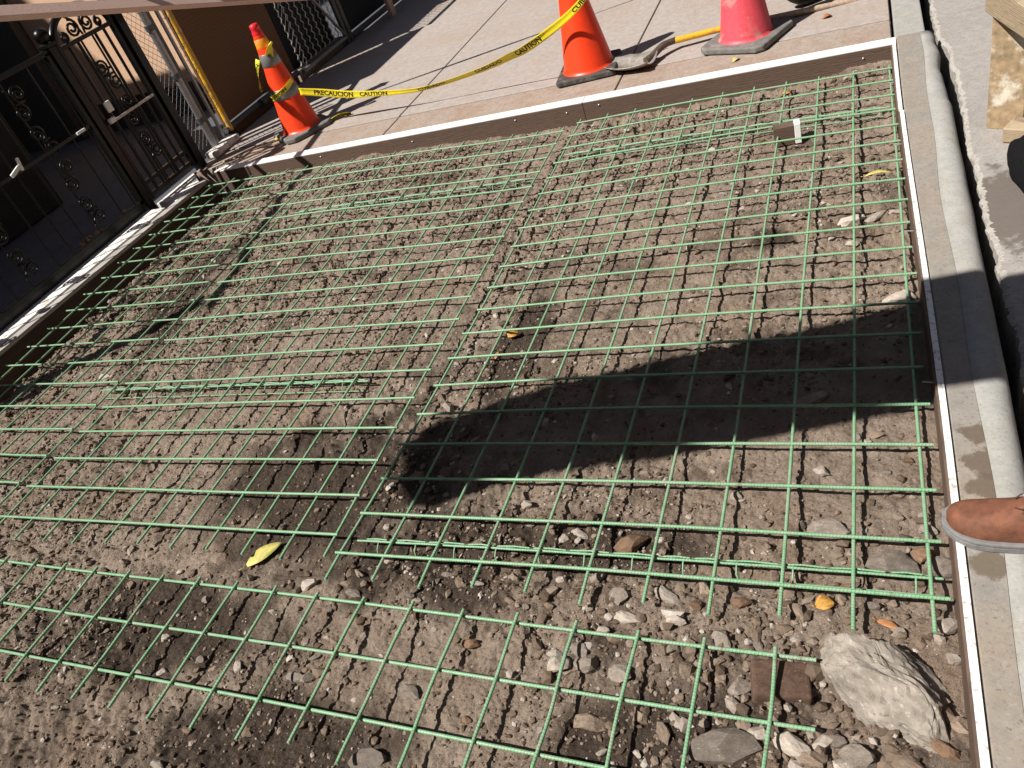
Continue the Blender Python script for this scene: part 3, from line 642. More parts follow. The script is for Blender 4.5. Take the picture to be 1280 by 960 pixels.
for k, (a, b, lab) in enumerate([((-4.18, 3.2), (-3.86, 3.44), 'pale'), ((-4.2, 3.14), (-3.78, 3.28), 'pale')]):
    m_ = MB().tube([(a[0], a[1], .062 + .004 * k), ((a[0] + b[0]) / 2, (a[1] + b[1]) / 2 + .01, .066 + .004 * k), (b[0], b[1], .060 + .004 * k)], .008, 6)
    tag(m_.build('stick', M['stick']), 'thin pale wooden stick lying on the sidewalk beside the taped cone', 'stick', 'wooden sticks by the cone')
# chip of form with a white end
wb = empty('wood_block', (-.41, 2.36, -.03), 'short dark block with a white end standing on the dirt', 'block')
Rz = Matrix.Rotation(.12, 3, 'Z')
MB().box((-.435, 2.37, .0), (.085, .05, .085), Rz).build('block', M['board'], wb, .002); MB().box((-.378, 2.375, .003), (.026, .052, .09), Rz).build('white_end', M['white'], wb, .002)

# ------------------------------------------------------------------ traffic cones
def cone(label, x, y, rot, body, base, H=.67, rb=.135, rt=.028, base_w=.37, collars=(), name='traffic_cone', rad_edge=.05):
    t = empty(name, (x, y, Z_WALK), label, 'traffic cone', 'traffic cones on the sidewalk')
    h = base_w / 2; c = rad_edge; poly = [(h - c, -h), (h, -h + c), (h, h - c), (h - c, h), (-h + c, h), (-h, h - c), (-h, -h + c), (-h + c, -h)]
    ca, sa = math.cos(rot), math.sin(rot); poly = [(x + ca * a - sa * b, y + sa * a + ca * b) for a, b in poly]
    MB().prism(poly, Z_WALK + .001, Z_WALK + .036).build('base', base, t, .010, 3)
    z0 = Z_WALK + .034
    prof = [(rb + .012, 0), (rb + .002, .006), (rb - .004, .02), (rt + .012, H - .05), (rt + .004, H - .02), (rt, H), (rt - .006, H + .002), (rt - .008, H - .06), (rb - .02, .0)]
    MB().lathe((x, y, z0), prof, 40).build('body', body, t)
    def rad(z): return rb - .004 + (rt + .012 - rb + .004) * (z - .02) / (H - .07)
    for (za, zb) in collars:
        MB().lathe((x, y, z0), [(rad(za) + .0008, za), (rad(za) + .0028, za + .002), (rad(zb) + .0028, zb - .002), (rad(zb) + .0008, zb)], 40).build('collar', M['collar'], t)
    return t, rad, z0
c1, rad1, z01 = cone('orange cone with grey collars wrapped in caution tape by the fence', -3.722, 3.505, math.radians(-37), M['orange'], M['rubber_grey'], collars=((.225, .29), (.44, .52)))
c2, rad2, z02 = cone('bright orange cone standing behind the shovel blade', -1.600, 3.535, math.radians(6), M['orange'], M['rubber'], rb=.150, base_w=.36, rad_edge=.015)
c3, rad3, z03 = cone('faded pink cone with dusty grey base beside the shovel handle', -.690, 3.520, math.radians(-24), M['pink'], M['rubber_grey'], rb=.140, base_w=.385, rad_edge=.035)
# plug and orange tape on the first cone's tip
MB().lathe((-3.722, 3.505, z01), [(.033, .615), (.036, .63), (.035, .655), (.029, .668), (.032, .675), (.031, .70), (.022, .706), (0, .707)], 20).build('tip', M['red_cap'], c1)
MB().lathe((-3.722, 3.505, z01), [(.048, .555), (.050, .56), (.043, .612), (.040, .615)], 24).build('orange_tape_wrap', M['orange_tape'], c1)
MB().lathe((-1.600, 3.535, z02), [(.001, .01), (.02, .012)], 8).build('inner_seal', M['rubber'], c2)

# ------------------------------------------------------------------ caution tape
def ribbon_frame(pts, twist):
    pts = [Vector(p) for p in pts]; n = len(pts); L = [0]
    for i in range(1, n): L.append(L[-1] + (pts[i] - pts[i - 1]).length)
    def F(s):
        s = min(max(s, 0), L[-1] - 1e-6); i = 0
        while L[i + 1] < s: i += 1
        t = (s - L[i]) / (L[i + 1] - L[i]); p = pts[i].lerp(pts[i + 1], t)
        d0 = (pts[min(i + 1, n - 1)] - pts[max(i - 1, 0)]).normalized(); d1 = (pts[min(i + 2, n - 1)] - pts[i]).normalized(); d = d0.lerp(d1, t).normalized()
        side = d.cross(Vector((0, 0, 1))).normalized(); up = side.cross(d)
        a = twist(s / L[-1]); return p, up * math.cos(a) + side * math.sin(a), d
    return F, L[-1]
def catmull(ps, m=12):
    ps = [Vector(p) for p in ps]; q = [ps[0]] + ps + [ps[-1]]; out = []
    for i in range(1, len(q) - 2):
        for k in range(m):
            t = k / m; a, b, c, d = q[i - 1], q[i], q[i + 1], q[i + 2]
            out.append(.5 * ((2 * b) + (c - a) * t + (2 * a - 5 * b + 4 * c - d) * t * t + (3 * b - a - 3 * c + d) * t ** 3))
    out.append(ps[-1]); return out
def ribbon(name, pts, w, twist, parent, text=None, fold=.0):
    F, L = ribbon_frame(pts, twist); n = max(8, int(L / .02)); wf = w if callable(w) else (lambda t: w)
    vs = []; fs = []
    for i in range(n + 1):
        p, u, d = F(L * i / n); nn = u.cross(d); ww = wf(i / n)
        for j in range(5):
            q = (j / 4 - .5); vs.append(p + u * q * ww + nn * (fold * (.25 - q * q) * 4 * ww))
        if i:
            for j in range(4): a = (i - 1) * 5 + j; fs.append((a, a + 1, a + 6, a + 5))
    o = MB().add(vs, fs, None, True).build(name, M['tape'], parent)
    s = o.modifiers.new('thick', 'SOLIDIFY'); s.thickness = .0012; s.offset = 0
    if text:
        for (s0, body, flip) in text:
            fc = bpy.data.curves.new('t', 'FONT'); fc.body = body; fc.size = 1.0; fc.resolution_u = 2; fc.offset = .035
            fo = bpy.data.objects.new('t', fc); COL.objects.link(fo); dg = bpy.context.evaluated_depsgraph_get(); tm = fo.evaluated_get(dg).to_mesh()
            bmx = bmesh.new(); bmx.from_mesh(tm); bmesh.ops.triangulate(bmx, faces=bmx.faces[:]); bmesh.ops.subdivide_edges(bmx, edges=[e for e in bmx.edges if e.calc_length() > .35], cuts=2); bmesh.ops.triangulate(bmx, faces=bmx.faces[:])
            vv = [v.co.copy() for v in bmx.verts]; ff = [[v.index for v in f.verts] for f in bmx.faces]; bmx.free(); fo.evaluated_get(dg).to_mesh_clear()
            COL.objects.unlink(fo); bpy.data.objects.remove(fo)
            xm = max(v.x for v in vv)
            for sgn in (1, -1):
                out = []
                for v in vv:
                    hgt = .6; k = wf(min(1, s0 / L)) * hgt / .72
                    al = s0 + (v.x if sgn * flip < 0 else xm - v.x) * .052 * hgt / .72 * 1.05
                    p, u, d = F(al); nn = u.cross(d); qq = (v.y - .36) * k
                    out.append(p + u * qq + nn * (sgn * .0013 + fold * (.25 - (qq / max(1e-4, wf(min(1, al / L)))) ** 2) * 4 * wf(min(1, al / L))))
                MB().add(out, ff).build('lettering', M['ink'], o)
    return o
tp = empty('caution_tape', (-2.6, 3.5, .05), 'yellow caution tape sagging between the two orange cones', 'caution tape')
path = catmull([(-3.572, 3.452, .328), (-3.42, 3.47, .285), (-3.20, 3.485, .226), (-2.85, 3.49, .176), (-2.62, 3.485, .170), (-2.25, 3.46, .212), (-2.02, 3.425, .264), (-1.90, 3.40, .296), (-1.68, 3.375, .385), (-1.52, 3.362, .47), (-1.44, 3.40, .54)])
ribbon('tape', path, lambda t: .041 + .012 * math.sin(t * 9 + 1.2), lambda t: .30 + .38 * math.sin(t * 7.5 + 3.4), tp, [(.10, 'PRECAUCION', 1), (.43, 'CAUTION', 1), (.86, 'CUIDADO', 1), (1.30, 'CUIDADO', 1), (1.62, 'CAUTION', 1), (2.08, 'CUIDADO', 1)], .12)
a0 = []
for k in range(26):
    a = math.radians(-185 + 190 * k / 25); zz = .225 + .095 * (k / 25) ** 1.3; r = rad1(zz) + .008; a0.append((-3.722 + r * math.cos(a), 3.505 + r * math.sin(a), z01 + zz))
ribbon('cone_loop', a0, .034, lambda t: .1, tp, [(.06, 'CAUTION', 1)], .1)
knot = catmull([(-3.722 - .05, 3.455, z01 + .50), (-3.80, 3.44, z01 + .45), (-3.835, 3.44, z01 + .37), (-3.86, 3.45, z01 + .30)])
ribbon('hanging_end', knot, lambda t: .040 - .02 * t, lambda t: .5 + .8 * t, tp, [(.03, 'CAUTION', 1)], .1)
knot = catmull([(-3.722 + .045, 3.46, z01 + .50), (-3.655, 3.47, z01 + .55), (-3.63, 3.49, z01 + .575)])
ribbon('knot_end', knot, .05, lambda t: .3 + t, tp, None, .2)
ribbon('ground_end', catmull([(-3.53, 3.56, .062), (-3.45, 3.60, .075), (-3.38, 3.63, .058)]), .045, lambda t: 1.2 - .5 * t, tp, [(.03, 'CUIDADO', 1)], .15)
ribbon('trailing_end', catmull([(-3.86, 3.42, .09), (-3.90, 3.46, .07), (-3.87, 3.37, .06)]), .035, lambda t: .8 * t, tp, None, .2)
shadow_tape = empty('caution_tape', (-2, 4.2, .05), 'second yellow caution tape added out of view for its thin shadow, gate post to stake', 'caution tape')  # unseen tape put in to cast the long thin shadow line
A_, B_ = Vector((-4.40, 3.10, 1.72)), Vector((-.30, 4.99, 1.72))
ribbon('tape', [A_.lerp(B_, k / 40) + Vector((0, 0, -.06 * math.sin(math.pi * k / 40))) for k in range(41)], .05, lambda t: .5 + .5 * math.sin(t * 9), shadow_tape, None, .2)
st = empty('wooden_stake', (-.30, 5.0, Z_WALK), 'upright wooden stake holding the far end of the added tape', 'stake')
MB().box((-.30, 5.01, .95), (.035, .035, 1.8)).build('stake', M['stick'], st, .003); MB().box((-.30, 5.01, Z_WALK + .02), (.3, .3, .04)).build('foot', M['stick'], st, .004)

# ------------------------------------------------------------------ shovel
sh = empty('shovel', (-1.1, 3.55, Z_WALK), 'long handled shovel with yellow handle and worn steel blade lying by the cones', 'shovel')
tipS, neck = Vector((-1.46, 3.46, .095)), Vector((-1.20, 3.40, .085))
n = 14; vs = []; fs = []
axis = (neck - tipS).normalized(); sid = axis.cross(Vector((0, 0, 1))).normalized(); upv = sid.cross(axis)
for i in range(n):
    t = i / (n - 1); w = .105 * min(1, math.sqrt(max(.0, 1 - (1 - min(1, t / .45)) ** 2)) + .06) * (1 - .06 * t) * (1 if t < .93 else .8)
    p = tipS + axis * (.30 * t - .02) + Vector((0, 0, -.022 * math.sin(t * math.pi)))
    for j in range(9):
        q = (j / 4 - 1); vs.append(p + sid * q * w + Vector((0, 0, .040 * q * q * w / .105 - .01)))
    if i:
        for j in range(8): a = (i - 1) * 9 + j; fs.append((a, a + 1, a + 10, a + 9))
o = MB().add(vs, fs, None, True).build('blade', M['steel'], sh); s_ = o.modifiers.new('thick', 'SOLIDIFY'); s_.thickness = .003
h0, h1 = Vector((-1.095, 3.60, .102)), Vector((-.84, 3.655, .096))
MB().tube(catmull([(-1.235, 3.43, .075), (-1.20, 3.475, .085), (-1.15, 3.55, .105), (-1.09, 3.605, .103)], 8), [.022] * 6 + [.020] * 12 + [.0185] * 7, 12).build('socket', M['steel_dark'], sh)
MB().tube([h0, h1], .0175, 14).build('handle', M['yellow'], sh)
MB().tube([h1, h1 + (h1 - h0).normalized() * .02], .021, 14).build('ferrule', M['iron'], sh)
MB().tube([h1 + (h1 - h0).normalized() * .02, h1 + (h1 - h0).normalized() * .75 + Vector((0, 0, -.03))], .016, 12).build('shaft', M['stick'], sh)

# wheelbarrow wheel standing at the edge of view
wh = empty('wheelbarrow', (-.4, 3.95, Z_WALK), 'black wheelbarrow wheel and frame standing behind the faded cone', 'wheelbarrow')
Wc = Vector((-.375, 3.93, Z_WALK + .185)); Rm = Matrix.Rotation(math.radians(90), 3, 'X'); Rm = Matrix.Rotation(math.radians(35), 3, 'Z') @ Rm
MB().lathe(Wc, [(.11, -.035), (.15, -.045), (.175, -.035), (.185, -.012), (.185, .012), (.175, .035), (.15, .045), (.11, .035), (.11, -.035)], 36, Rm).build('tyre', M['rubber'], wh)
MB().lathe(Wc, [(.0, -.03), (.03, -.03), (.03, -.012), (.112, -.02), (.112, .02), (.03, .012), (.03, .03), (0, .03)], 28, Rm).build('rim', M['steel_dark'], wh)
ax = Rm @ Vector((0, 0, 1)); fw = ax.cross(Vector((0, 0, 1))).normalized()
if fw.y < 0: fw = -fw
for sgn in (-1, 1):
    MB().tube([Wc + ax * .07 * sgn, Wc + ax * .09 * sgn + Vector((0, 0, .12)) + fw * .1, Wc + ax * .25 * sgn + Vector((0, 0, .36)) + fw * 1.1], .017, 10).build('frame_rail', M['stick'], wh)
    MB().tube([Wc + ax * .2 * sgn + fw * .7 + Vector((0, 0, .28)), Wc + ax * .22 * sgn + fw * .78 + Vector((0, 0, -.183))], .014, 10).build('leg', M['iron'], wh)
tb = MB(); tv = []
for (f_, hw, z) in ((-.02, .26, .46), (.95, .30, .46), (.15, .16, .24), (.7, .20, .24)):
    for sg in (-1, 1): tv.append(Wc + fw * f_ + ax * hw * sg + Vector((0, 0, z)))
tb.add(tv, [(0, 4, 5, 1), (2, 3, 7, 6), (0, 2, 6, 4), (1, 5, 7, 3), (4, 6, 7, 5)]); o = tb.build('tray', M['iron'], wh); s_ = o.modifiers.new('thick', 'SOLIDIFY'); s_.thickness = .004

# ------------------------------------------------------------------ gate and fences along the property line
GX_ = -4.45
def spiral(c, r0, r1, a0, a1, n=22): return [(GX_, c[0] + (r0 + (r1 - r0) * k / n) * math.cos(a0 + (a1 - a0) * k / n), c[1] + (r0 + (r1 - r0) * k / n) * math.sin(a0 + (a1 - a0) * k / n)) for k in range(n + 1)]
def scroll_column(parent, y, z0, z1, r=.0075):
    n = max(2, int((z1 - z0) / .19)); st_ = (z1 - z0) / n
    for k in range(n):
        zc = z0 + (k + .5) * st_; sg = 1 if k % 2 else -1
        s1 = spiral((y + .022 * sg, zc + st_ * .22), .010, .052, 0 if sg > 0 else math.pi, (3.6 * math.pi if sg > 0 else math.pi - 3.6 * math.pi))
        s2 = spiral((y - .022 * sg, zc - st_ * .22), .010, .052, math.pi if sg > 0 else 0, (math.pi + 3.6 * math.pi if sg > 0 else -3.6 * math.pi))
        MB().tube(s1 + s2[::-1], r, 6).build('scroll', M['iron'], parent)
    for zz, d in ((z0, 1), (z1, -1)):
        MB().tube([(GX_, y - .05, zz + d * .02)] + [(GX_, y - .05 + .10 * t, zz + d * (.02 + .07 * math.sin(t * 2.2))) for t in (.3, .6, .9)], r, 6).build('scroll', M['iron'], parent)
gl = empty('iron_gate', (GX_, 1.6, .04), 'long black wrought iron gate leaf with scroll columns above the pale sill', 'gate')
MB().box((GX_ + .002, 1.4, .083), (.012, 2.3, .05)).build('shade_strip', M['iron'], gl)  # black strip standing in for the shade between rail and sill
for z in (.12, 1.10): MB().box((GX_, 1.4, z), (.03, 2.36, .028)).build('rail', M['iron'], gl, .003)
MB().box((GX_, 1.65, .66), (.016, 1.86, .016)).build('rail', M['iron'], gl)
y = 2.50; k = 0
while y > .3:
    if k % 4 == 2:
        scroll_column(gl, y - .045, .16, 1.06); y -= .09
    MB().tube([(GX_, y, .06), (GX_, y, 1.10)], .0056, 6).build('bar', M['iron'], gl); y -= .125; k += 1
MB().box((GX_, .25, .62), (.04, .04, 1.1)).build('stile', M['iron'], gl); MB().box((GX_, 2.545, .6), (.03, .028, 1.0)).build('stile', M['iron'], gl)
MB().box((GX_ + .03, 1.90, .68), (.014, .08, .022), Matrix.Rotation(.3, 3, 'X')).build('latch', M['white'], gl, .003); MB().box((GX_ + .035, 1.945, .70), (.010, .02, .07), Matrix.Rotation(-.2, 3, 'X')).build('latch', M['white'], gl, .003)
MB().box((GX_ + .02, 2.44, .665), (.012, .07, .016)).build('latch', M['white'], gl, .002)
MB().lathe((GX_ + .015, 1.30, .30), [(0, -.03), (.02, -.022), (.028, 0), (.02, .022), (0, .03)], 12).build('padlock', M['tape'], gl)
# posts with ball finials
def post(y, label, h):
    t = empty('gate_post', (GX_, y, .04), label, 'gate post')
    MB().box((GX_, y, .04 + h / 2), (.055, .055, h)).build('shaft', M['iron'], t, .003)
    MB().box((GX_, y, .04 + h + .012), (.075, .075, .022)).build('cap', M['iron'], t, .004)
    MB().lathe((GX_, y, .04 + h + .066), [(0, -.045)] + [(.045 * math.cos(a), .045 * math.sin(a)) for a in np.linspace(-1.4, 1.4, 12)] + [(0, .045)], 22).build('ball_finial', M['iron'], t)
post(2.595, 'black gate post with ball finial between the long and the arched gate leaf', 1.08)
p2 = empty('gate_post', (GX_, 3.185, .04), 'plain black gate post between arched gate and chain link', 'gate post')
MB().box((GX_, 3.185, .94), (.065, .065, 1.8)).build('shaft', M['iron'], p2, .003); MB().box((GX_, 3.185, 1.85), (.08, .08, .02)).build('cap', M['iron'], p2, .003)
ga = empty('iron_gate', (GX_, 2.88, .04), 'narrow black iron gate leaf with arched scrollwork top', 'gate')
for y in (2.65, 3.125): MB().box((GX_, y, .62), (.03, .028, 1.06)).build('stile', M['iron'], ga, .003)
for z in (.12, .20, 1.085): MB().box((GX_, 2.8875, z), (.026, .447, .024)).build('rail', M['iron'], ga, .002)
for k in range(5):
    y = 2.65 + .475 * (k + 1) / 6
    if k == 2: scroll_column(ga, y, .26, .96)
    else: MB().tube([(GX_, y, .12), (GX_, y, 1.085)], .010, 6).build('bar', M['iron'], ga)
for dy in (-.05, .05): MB().tube([(GX_, 2.8875 + dy, .12), (GX_, 2.8875 + dy, 1.085)], .007, 6).build('bar', M['iron'], ga)
for k in range(3): MB().tube([(GX_, 2.70 + .12 * k + .04, .12), (GX_, 2.70 + .12 * k + .04, .45)], .006, 6).build('bar', M['iron'], ga)
MB().tube([(GX_, 2.8875 + .245 * math.cos(a), 1.09 + .165 * math.sin(a)) for a in np.linspace(0, math.pi, 26)], .022, 8).build('arch', M['iron'], ga)
for sg in (-1, 1):
    MB().tube(spiral((2.8875 + .062 * sg, 1.150), .012, .052, 0 if sg > 0 else math.pi, (-3.5 * math.pi if sg > 0 else 4.5 * math.pi)), .008, 6).build('scroll', M['iron'], ga)
    MB().tube(spiral((2.8875 + .150 * sg, 1.125), .008, .030, 0 if sg > 0 else math.pi, (-3.5 * math.pi if sg > 0 else 4.5 * math.pi)), .007, 6).build('scroll', M['iron'], ga)
    MB().tube([(GX_, 2.8875 + .01 * sg, 1.10), (GX_, 2.8875 + .03 * sg, 1.19), (GX_, 2.8875 + .10 * sg, 1.245)], .007, 6).build('scroll', M['iron'], ga)
MB().box((GX_ + .03, 2.88, .615), (.014, .44, .014)).build('latch_rod', M['galv'], ga); MB().box((GX_ + .035, 2.715, .70), (.014, .05, .065)).build('lock_plate', M['white'], ga, .003)
MB().box((GX_ + .035, 2.68, .625), (.025, .05, .03)).build('lock_bolt', M['white'], ga, .003)

# chain link with pipes
def chain_mesh(name, y0, y1, z0, z1, x, mat, parent, s=.06, r=.0018):
    mb = MB(); H_ = z1 - z0; W_ = y1 - y0
    k = -int(H_ / s) - 1
    while k * s < W_ + H_:
        for sg in (1, -1):
            ya = y0 + k * s; pts = []
            t0 = 0
            a = (ya, z0) if sg > 0 else (ya, z1); b = (ya + H_, z1) if sg > 0 else (ya + H_, z0)
            ta = max(0, (y0 - a[0]) / H_); tb_ = min(1, (y1 - a[0]) / H_)
            if tb_ > ta: 
                P0 = (x + .002 * sg, a[0] + (b[0] - a[0]) * ta, a[1] + (b[1] - a[1]) * ta); P1 = (x + .002 * sg, a[0] + (b[0] - a[0]) * tb_, a[1] + (b[1] - a[1]) * tb_)
                mb.tube([P0, P1], r, 4, cap=False)
        k += 1
    return mb.build(name, mat, parent)
cl = empty('chain_link_fence', (-4.47, 3.4, .04), 'rusty narrow chain link panel with steel pipes beside the gate post', 'fence')
chain_mesh('wire_mesh', 3.23, 3.44, .12, 1.30, -4.50, M['galv_dark'], cl, .05)
for (y, x, r, m_) in ((3.245, -4.50, .012, 'galv'), (3.42, -4.46, .026, 'galv'), (3.50, -4.50, .020, 'galv_dark'), (3.56, -4.47, .014, 'galv')):
    MB().tube([(x, y, .05), (x, y + .005, 1.35)], r, 12).build('pipe', M[m_], cl)
for z in (.3, .62, .95): MB().tube([(-4.46 + .0, 3.42, z - .018), (-4.46, 3.42, z + .018)], .033, 12).build('clamp', M['galv_dark'], cl)
rc = random.Random(3)
for k in range(26):
    z = .12 + rc.random() * 1.0; y = 3.57 + rc.random() * .02
    MB().tube([(-4.45, y, z), (-4.43 + rc.uniform(-.02, .03), y + rc.uniform(.01, .05), z + rc.uniform(-.02, .05)), (-4.42, y + rc.uniform(.0, .05), z + rc.uniform(.02, .09))], .0022, 5).build('loose_wire', M['wire_silver'], cl)
MB().box((-4.42, 3.45, .075), (.10, .32, .05)).build('rubble_foot', M['sill'], cl, .012)

yp = tag(MB().tube([(-4.47, 3.665, .09), (-4.49, 3.69, 1.05)], .021, 14).build('yellow_pole', M['yellow']), 'yellow painted steel pole leaning on the brown panel', 'pole')
MB().lathe((-4.47, 3.665, .045), [(.0, 0), (.045, 0), (.045, .03), (.03, .06), (.0, .06)], 18).build('foot', M['iron'], yp)
pn = empty('fence_panel', (-4.5, 4.2, .04), 'brown plywood panel on pipe rail of the sidewalk fence', 'fence panel')
MB().prism([(-4.52, 3.66), (-4.50, 3.66), (-4.50, 4.735), (-4.52, 4.735)], .155, 1.55).build('panel', M['plywood'], pn, .002)
MB().tube([(-4.485, 3.62, .125), (-4.485, 4.74, .125)], .024, 12).build('bottom_pipe', M['galv_dark'], pn)
MB().prism([(-4.515, 3.66), (-4.495, 3.66), (-4.495, 4.735), (-4.515, 4.735)], .045, .10).build('kick_board', M['plywood'], pn)
MB().tube([(-4.46, 4.10, .125), (-4.46, 4.16, .125)], .034, 12).build('clamp', M['galv_dark'], pn)
sf = empty('chain_link_fence', (-4.47, 5.2, .04), 'chain link gate with pale woven slats next to the brown panel', 'fence')
MB().tube([(-4.45, 4.77, .11), (-4.45, 5.62, .11)], .022, 12).build('bottom_pipe', M['galv'], sf)
for y, r in ((5.60, .024), (5.67, .028)): MB().tube([(-4.45, y, .05), (-4.45, y, 1.54)], r, 12).build('post', M['galv_dark'], sf)
MB().tube([(-4.45, 4.77, 1.52), (-4.45, 5.62, 1.52)], .022, 12).build('top_pipe', M['galv'], sf)
MB().tube([(-4.44, 4.80, 1.3), (-4.44, 5.58, .14)], .012, 10).build('brace_bar', M['galv'], sf)
for k in range(9):
    y = 4.80 + .088 * k; MB().tube([(-4.46 + .006 * (j % 2), y + .010 * ((j % 2) - .5) * 2, .15 + .03 * j) for j in range(40)], .0055, 5).build('slat', M['slat'], sf)
chain_mesh('wire_mesh', 4.77, 5.60, .12, 1.52, -4.45, M['galv_dark'], sf, .065)
MB().prism([(-4.64, 4.72), (-4.62, 4.72), (-4.62, 5.66), (-4.64, 5.66)], .05, 1.5).build('dark_backing', M['fabric'], sf)
MB().prism([(-4.56, 4.76), (-4.49, 4.76), (-4.49, 5.58), (-4.56, 5.58)], .042, .13).build('footing', M['sidewalk_old'], sf)
ff_ = empty('fabric_fence', (-4.47, 7, .04), 'fence section covered in black privacy fabric beyond the slatted gate', 'fence')
MB().prism([(-4.48, 5.70), (-4.47, 5.70), (-4.47, 8.2), (-4.48, 8.2)], .12, 1.5).build('fabric', M['fabric'], ff_)
MB().tube([(-4.44, 5.69, .09), (-4.44, 8.2, .09)], .026, 12).build('bottom_pipe', M['galv_dark'], ff_); MB().tube([(-4.45, 5.69, 1.52), (-4.45, 8.2, 1.52)], .022, 12).build('top_pipe', M['galv_dark'], ff_)
for y in (6.9, 8.2): MB().tube([(-4.45, y, .05), (-4.45, y, 1.54)], .026, 12).build('post', M['galv_dark'], ff_)

# sloping lumber rail in front of the gate
br = empty('lumber_rail', (-4.25, 4, .05), 'pinkish new lumber rail sloping down in front of gate and fence', 'rail')
a_, b_ = Vector((-4.25, .40, 1.895)), Vector((-4.25, 6.35, .253)); dv = (b_ - a_).normalized(); ang = math.atan2(dv.z, dv.y)
RX = Matrix.Rotation(ang, 3, 'X') @ Matrix.Rotation(math.radians(-48), 3, 'Y'); MB().box((a_ + b_) / 2, (.034, (b_ - a_).length, .098), RX).build('plank', M['lumber'], br, .004)
MB().box((-4.27, 6.25, .13), (.038, .089, .16)).build('support', M['lumber'], br, .003)
MB().box((-4.29, .5, .93), (.038, .089, 1.74)).build('support', M['lumber'], br, .003)

# ------------------------------------------------------------------ walls of the house behind
hs = empty('house', (-9, -1, .04), 'brownstone house front added out of view, height set to shade the areaway', 'house')
MB().prism([(-11, -7), (-7.0, -7), (-7.0, 3.2), (-11, 3.2)], .04, 3.02).build('wall', M['brownstone'], hs)  # unseen block, height set for its shade on areaway and side wall
for y in (-2.0, 1.2):
    MB().box((-6.99, y, 1.7), (.06, 1.0, 1.5)).build('window_frame', M['board'], hs); MB().box((-6.955, y, 1.7), (.02, .86, 1.36)).build('pane', M['fabric'], hs)
stp = empty('shadewall', (-5.9, 1, .04), 'dark brownstone stoop added to shade the areaway behind the gate', 'shadewall')
MB().prism([(-6.6, -3), (-5.72, -3), (-5.72, 3.0), (-6.6, 3.0)], .04, 1.85).build('wall', M['shadewall'], stp, .02)  # added shade caster that keeps the areaway dark
MB().prism([(-6.65, -3.05), (-5.67, -3.05), (-5.67, 3.05), (-6.65, 3.05)], 1.852, 1.95).build('coping', M['shadewall'], stp, .02)
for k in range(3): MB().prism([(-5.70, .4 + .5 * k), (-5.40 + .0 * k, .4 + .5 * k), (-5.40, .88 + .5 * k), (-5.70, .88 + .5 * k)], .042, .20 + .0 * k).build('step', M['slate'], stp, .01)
sw = empty('side_wall', (-7, 4.7, .04), 'sunlit peach stucco wall seen through the arched gate', 'wall')
MB().prism([(-6.95, 4.6), (-4.98, 4.6), (-4.98, 4.9), (-6.95, 4.9)], .04, 2.1).build('wall', M['stucco'], sw, .01); MB().prism([(-6.95, 4.57), (-4.96, 4.57), (-4.96, 4.598), (-6.95, 4.598)], .04, .30).build('shade_band', M['brownstone'], sw)  # brown foot band takes the place of shade low on the wall
MB().prism([(-9.5, 4.5), (-6.952, 4.5), (-6.952, 4.9), (-9.5, 4.9)], .04, 2.2).build('pier', M['greywall'], sw, .01)

# ------------------------------------------------------------------ barricade leg and sandbag on the road
bc = empty('barricade', (.38, 2.1, 0), 'weathered plywood barricade leg with peeling white paint on the road', 'barricade')
Rl = Matrix.Rotation(math.radians(-10), 3, 'X')
MB().box((.372, 2.135, .225), (.125, .025, .45), Matrix.Rotation(math.radians(-28), 3, 'Z')).build('leg', M['barricade'], bc, .003)
MB().box((.44, 2.02, .03), (.16, .10, .055), Matrix.Rotation(math.radians(-28), 3, 'Z')).build('foot', M['barricade_dark'], bc, .006)
MB().box((.395, 1.875, .470), (.68, .045, .095), Matrix.Rotation(math.radians(-76), 3, 'Z')).build('rail', M['barricade_dark'], bc, .004)
MB().box((.475, 1.57, .225), (.125, .025, .45), Matrix.Rotation(math.radians(-28), 3, 'Z')).build('leg', M['barricade'], bc, .003)
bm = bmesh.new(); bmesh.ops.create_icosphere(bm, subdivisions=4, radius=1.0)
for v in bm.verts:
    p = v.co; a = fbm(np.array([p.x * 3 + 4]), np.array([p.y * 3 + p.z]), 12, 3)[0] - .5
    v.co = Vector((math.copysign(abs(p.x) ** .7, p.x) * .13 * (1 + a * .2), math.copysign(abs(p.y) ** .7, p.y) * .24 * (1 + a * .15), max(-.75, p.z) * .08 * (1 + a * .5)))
me = bpy.data.meshes.new('lump'); bm.to_mesh(me); bm.free(); me.polygons.foreach_set('use_smooth', [True] * len(me.polygons))
o = link('lump', me, M['lump'], None, (.47, 1.68, .05)); o.rotation_euler = (0, 0, .12); tag(o, 'black sandbag lying against the barricade foot', 'lump')  # near-black rounded form over the dark patch by the barricade

# ------------------------------------------------------------------ added unseen chute overhead (shaped to throw the broad shadow)
ch = empty('shadow_caster', (1.8, .45, 0), 'made-up unseen steel chute on a trestle reaching over the pit', 'caster')
ZC = 2.4; dropC = ZC + .05
CX = [-1.545, -1.53, -1.487, -1.43, -1.376, -1.283, -1.154, -.962, -.612, -.397, -.159, 0.0, .28, 1.5, 3.6]
CY = [.515, .510, .455, .443, .445, .485, .543, .605, .692, .760, .835, .886, .945, 1.18, 1.60]
CH = [.020, .075, .145, .193, .220, .232, .222, .222, .236, .238, .242, .245, .249, .25, .25]
vs = []; fs = []; tx = [-1.545 + 5.1 * (i / 90) ** 2 for i in range(91)]
for i, x in enumerate(tx):
    yc, hw_ = np.interp(x, CX, CY), np.interp(x, CX, CH)
    for j in range(13):
        q = j / 6 - 1; vs.append((x - SUN_H.x * dropC, yc + q * hw_ - SUN_H.y * dropC, ZC - .045 * (1 - q * q)))
    if i:
        for j in range(12): a = (i - 1) * 13 + j; fs.append((a, a + 1, a + 14, a + 13))
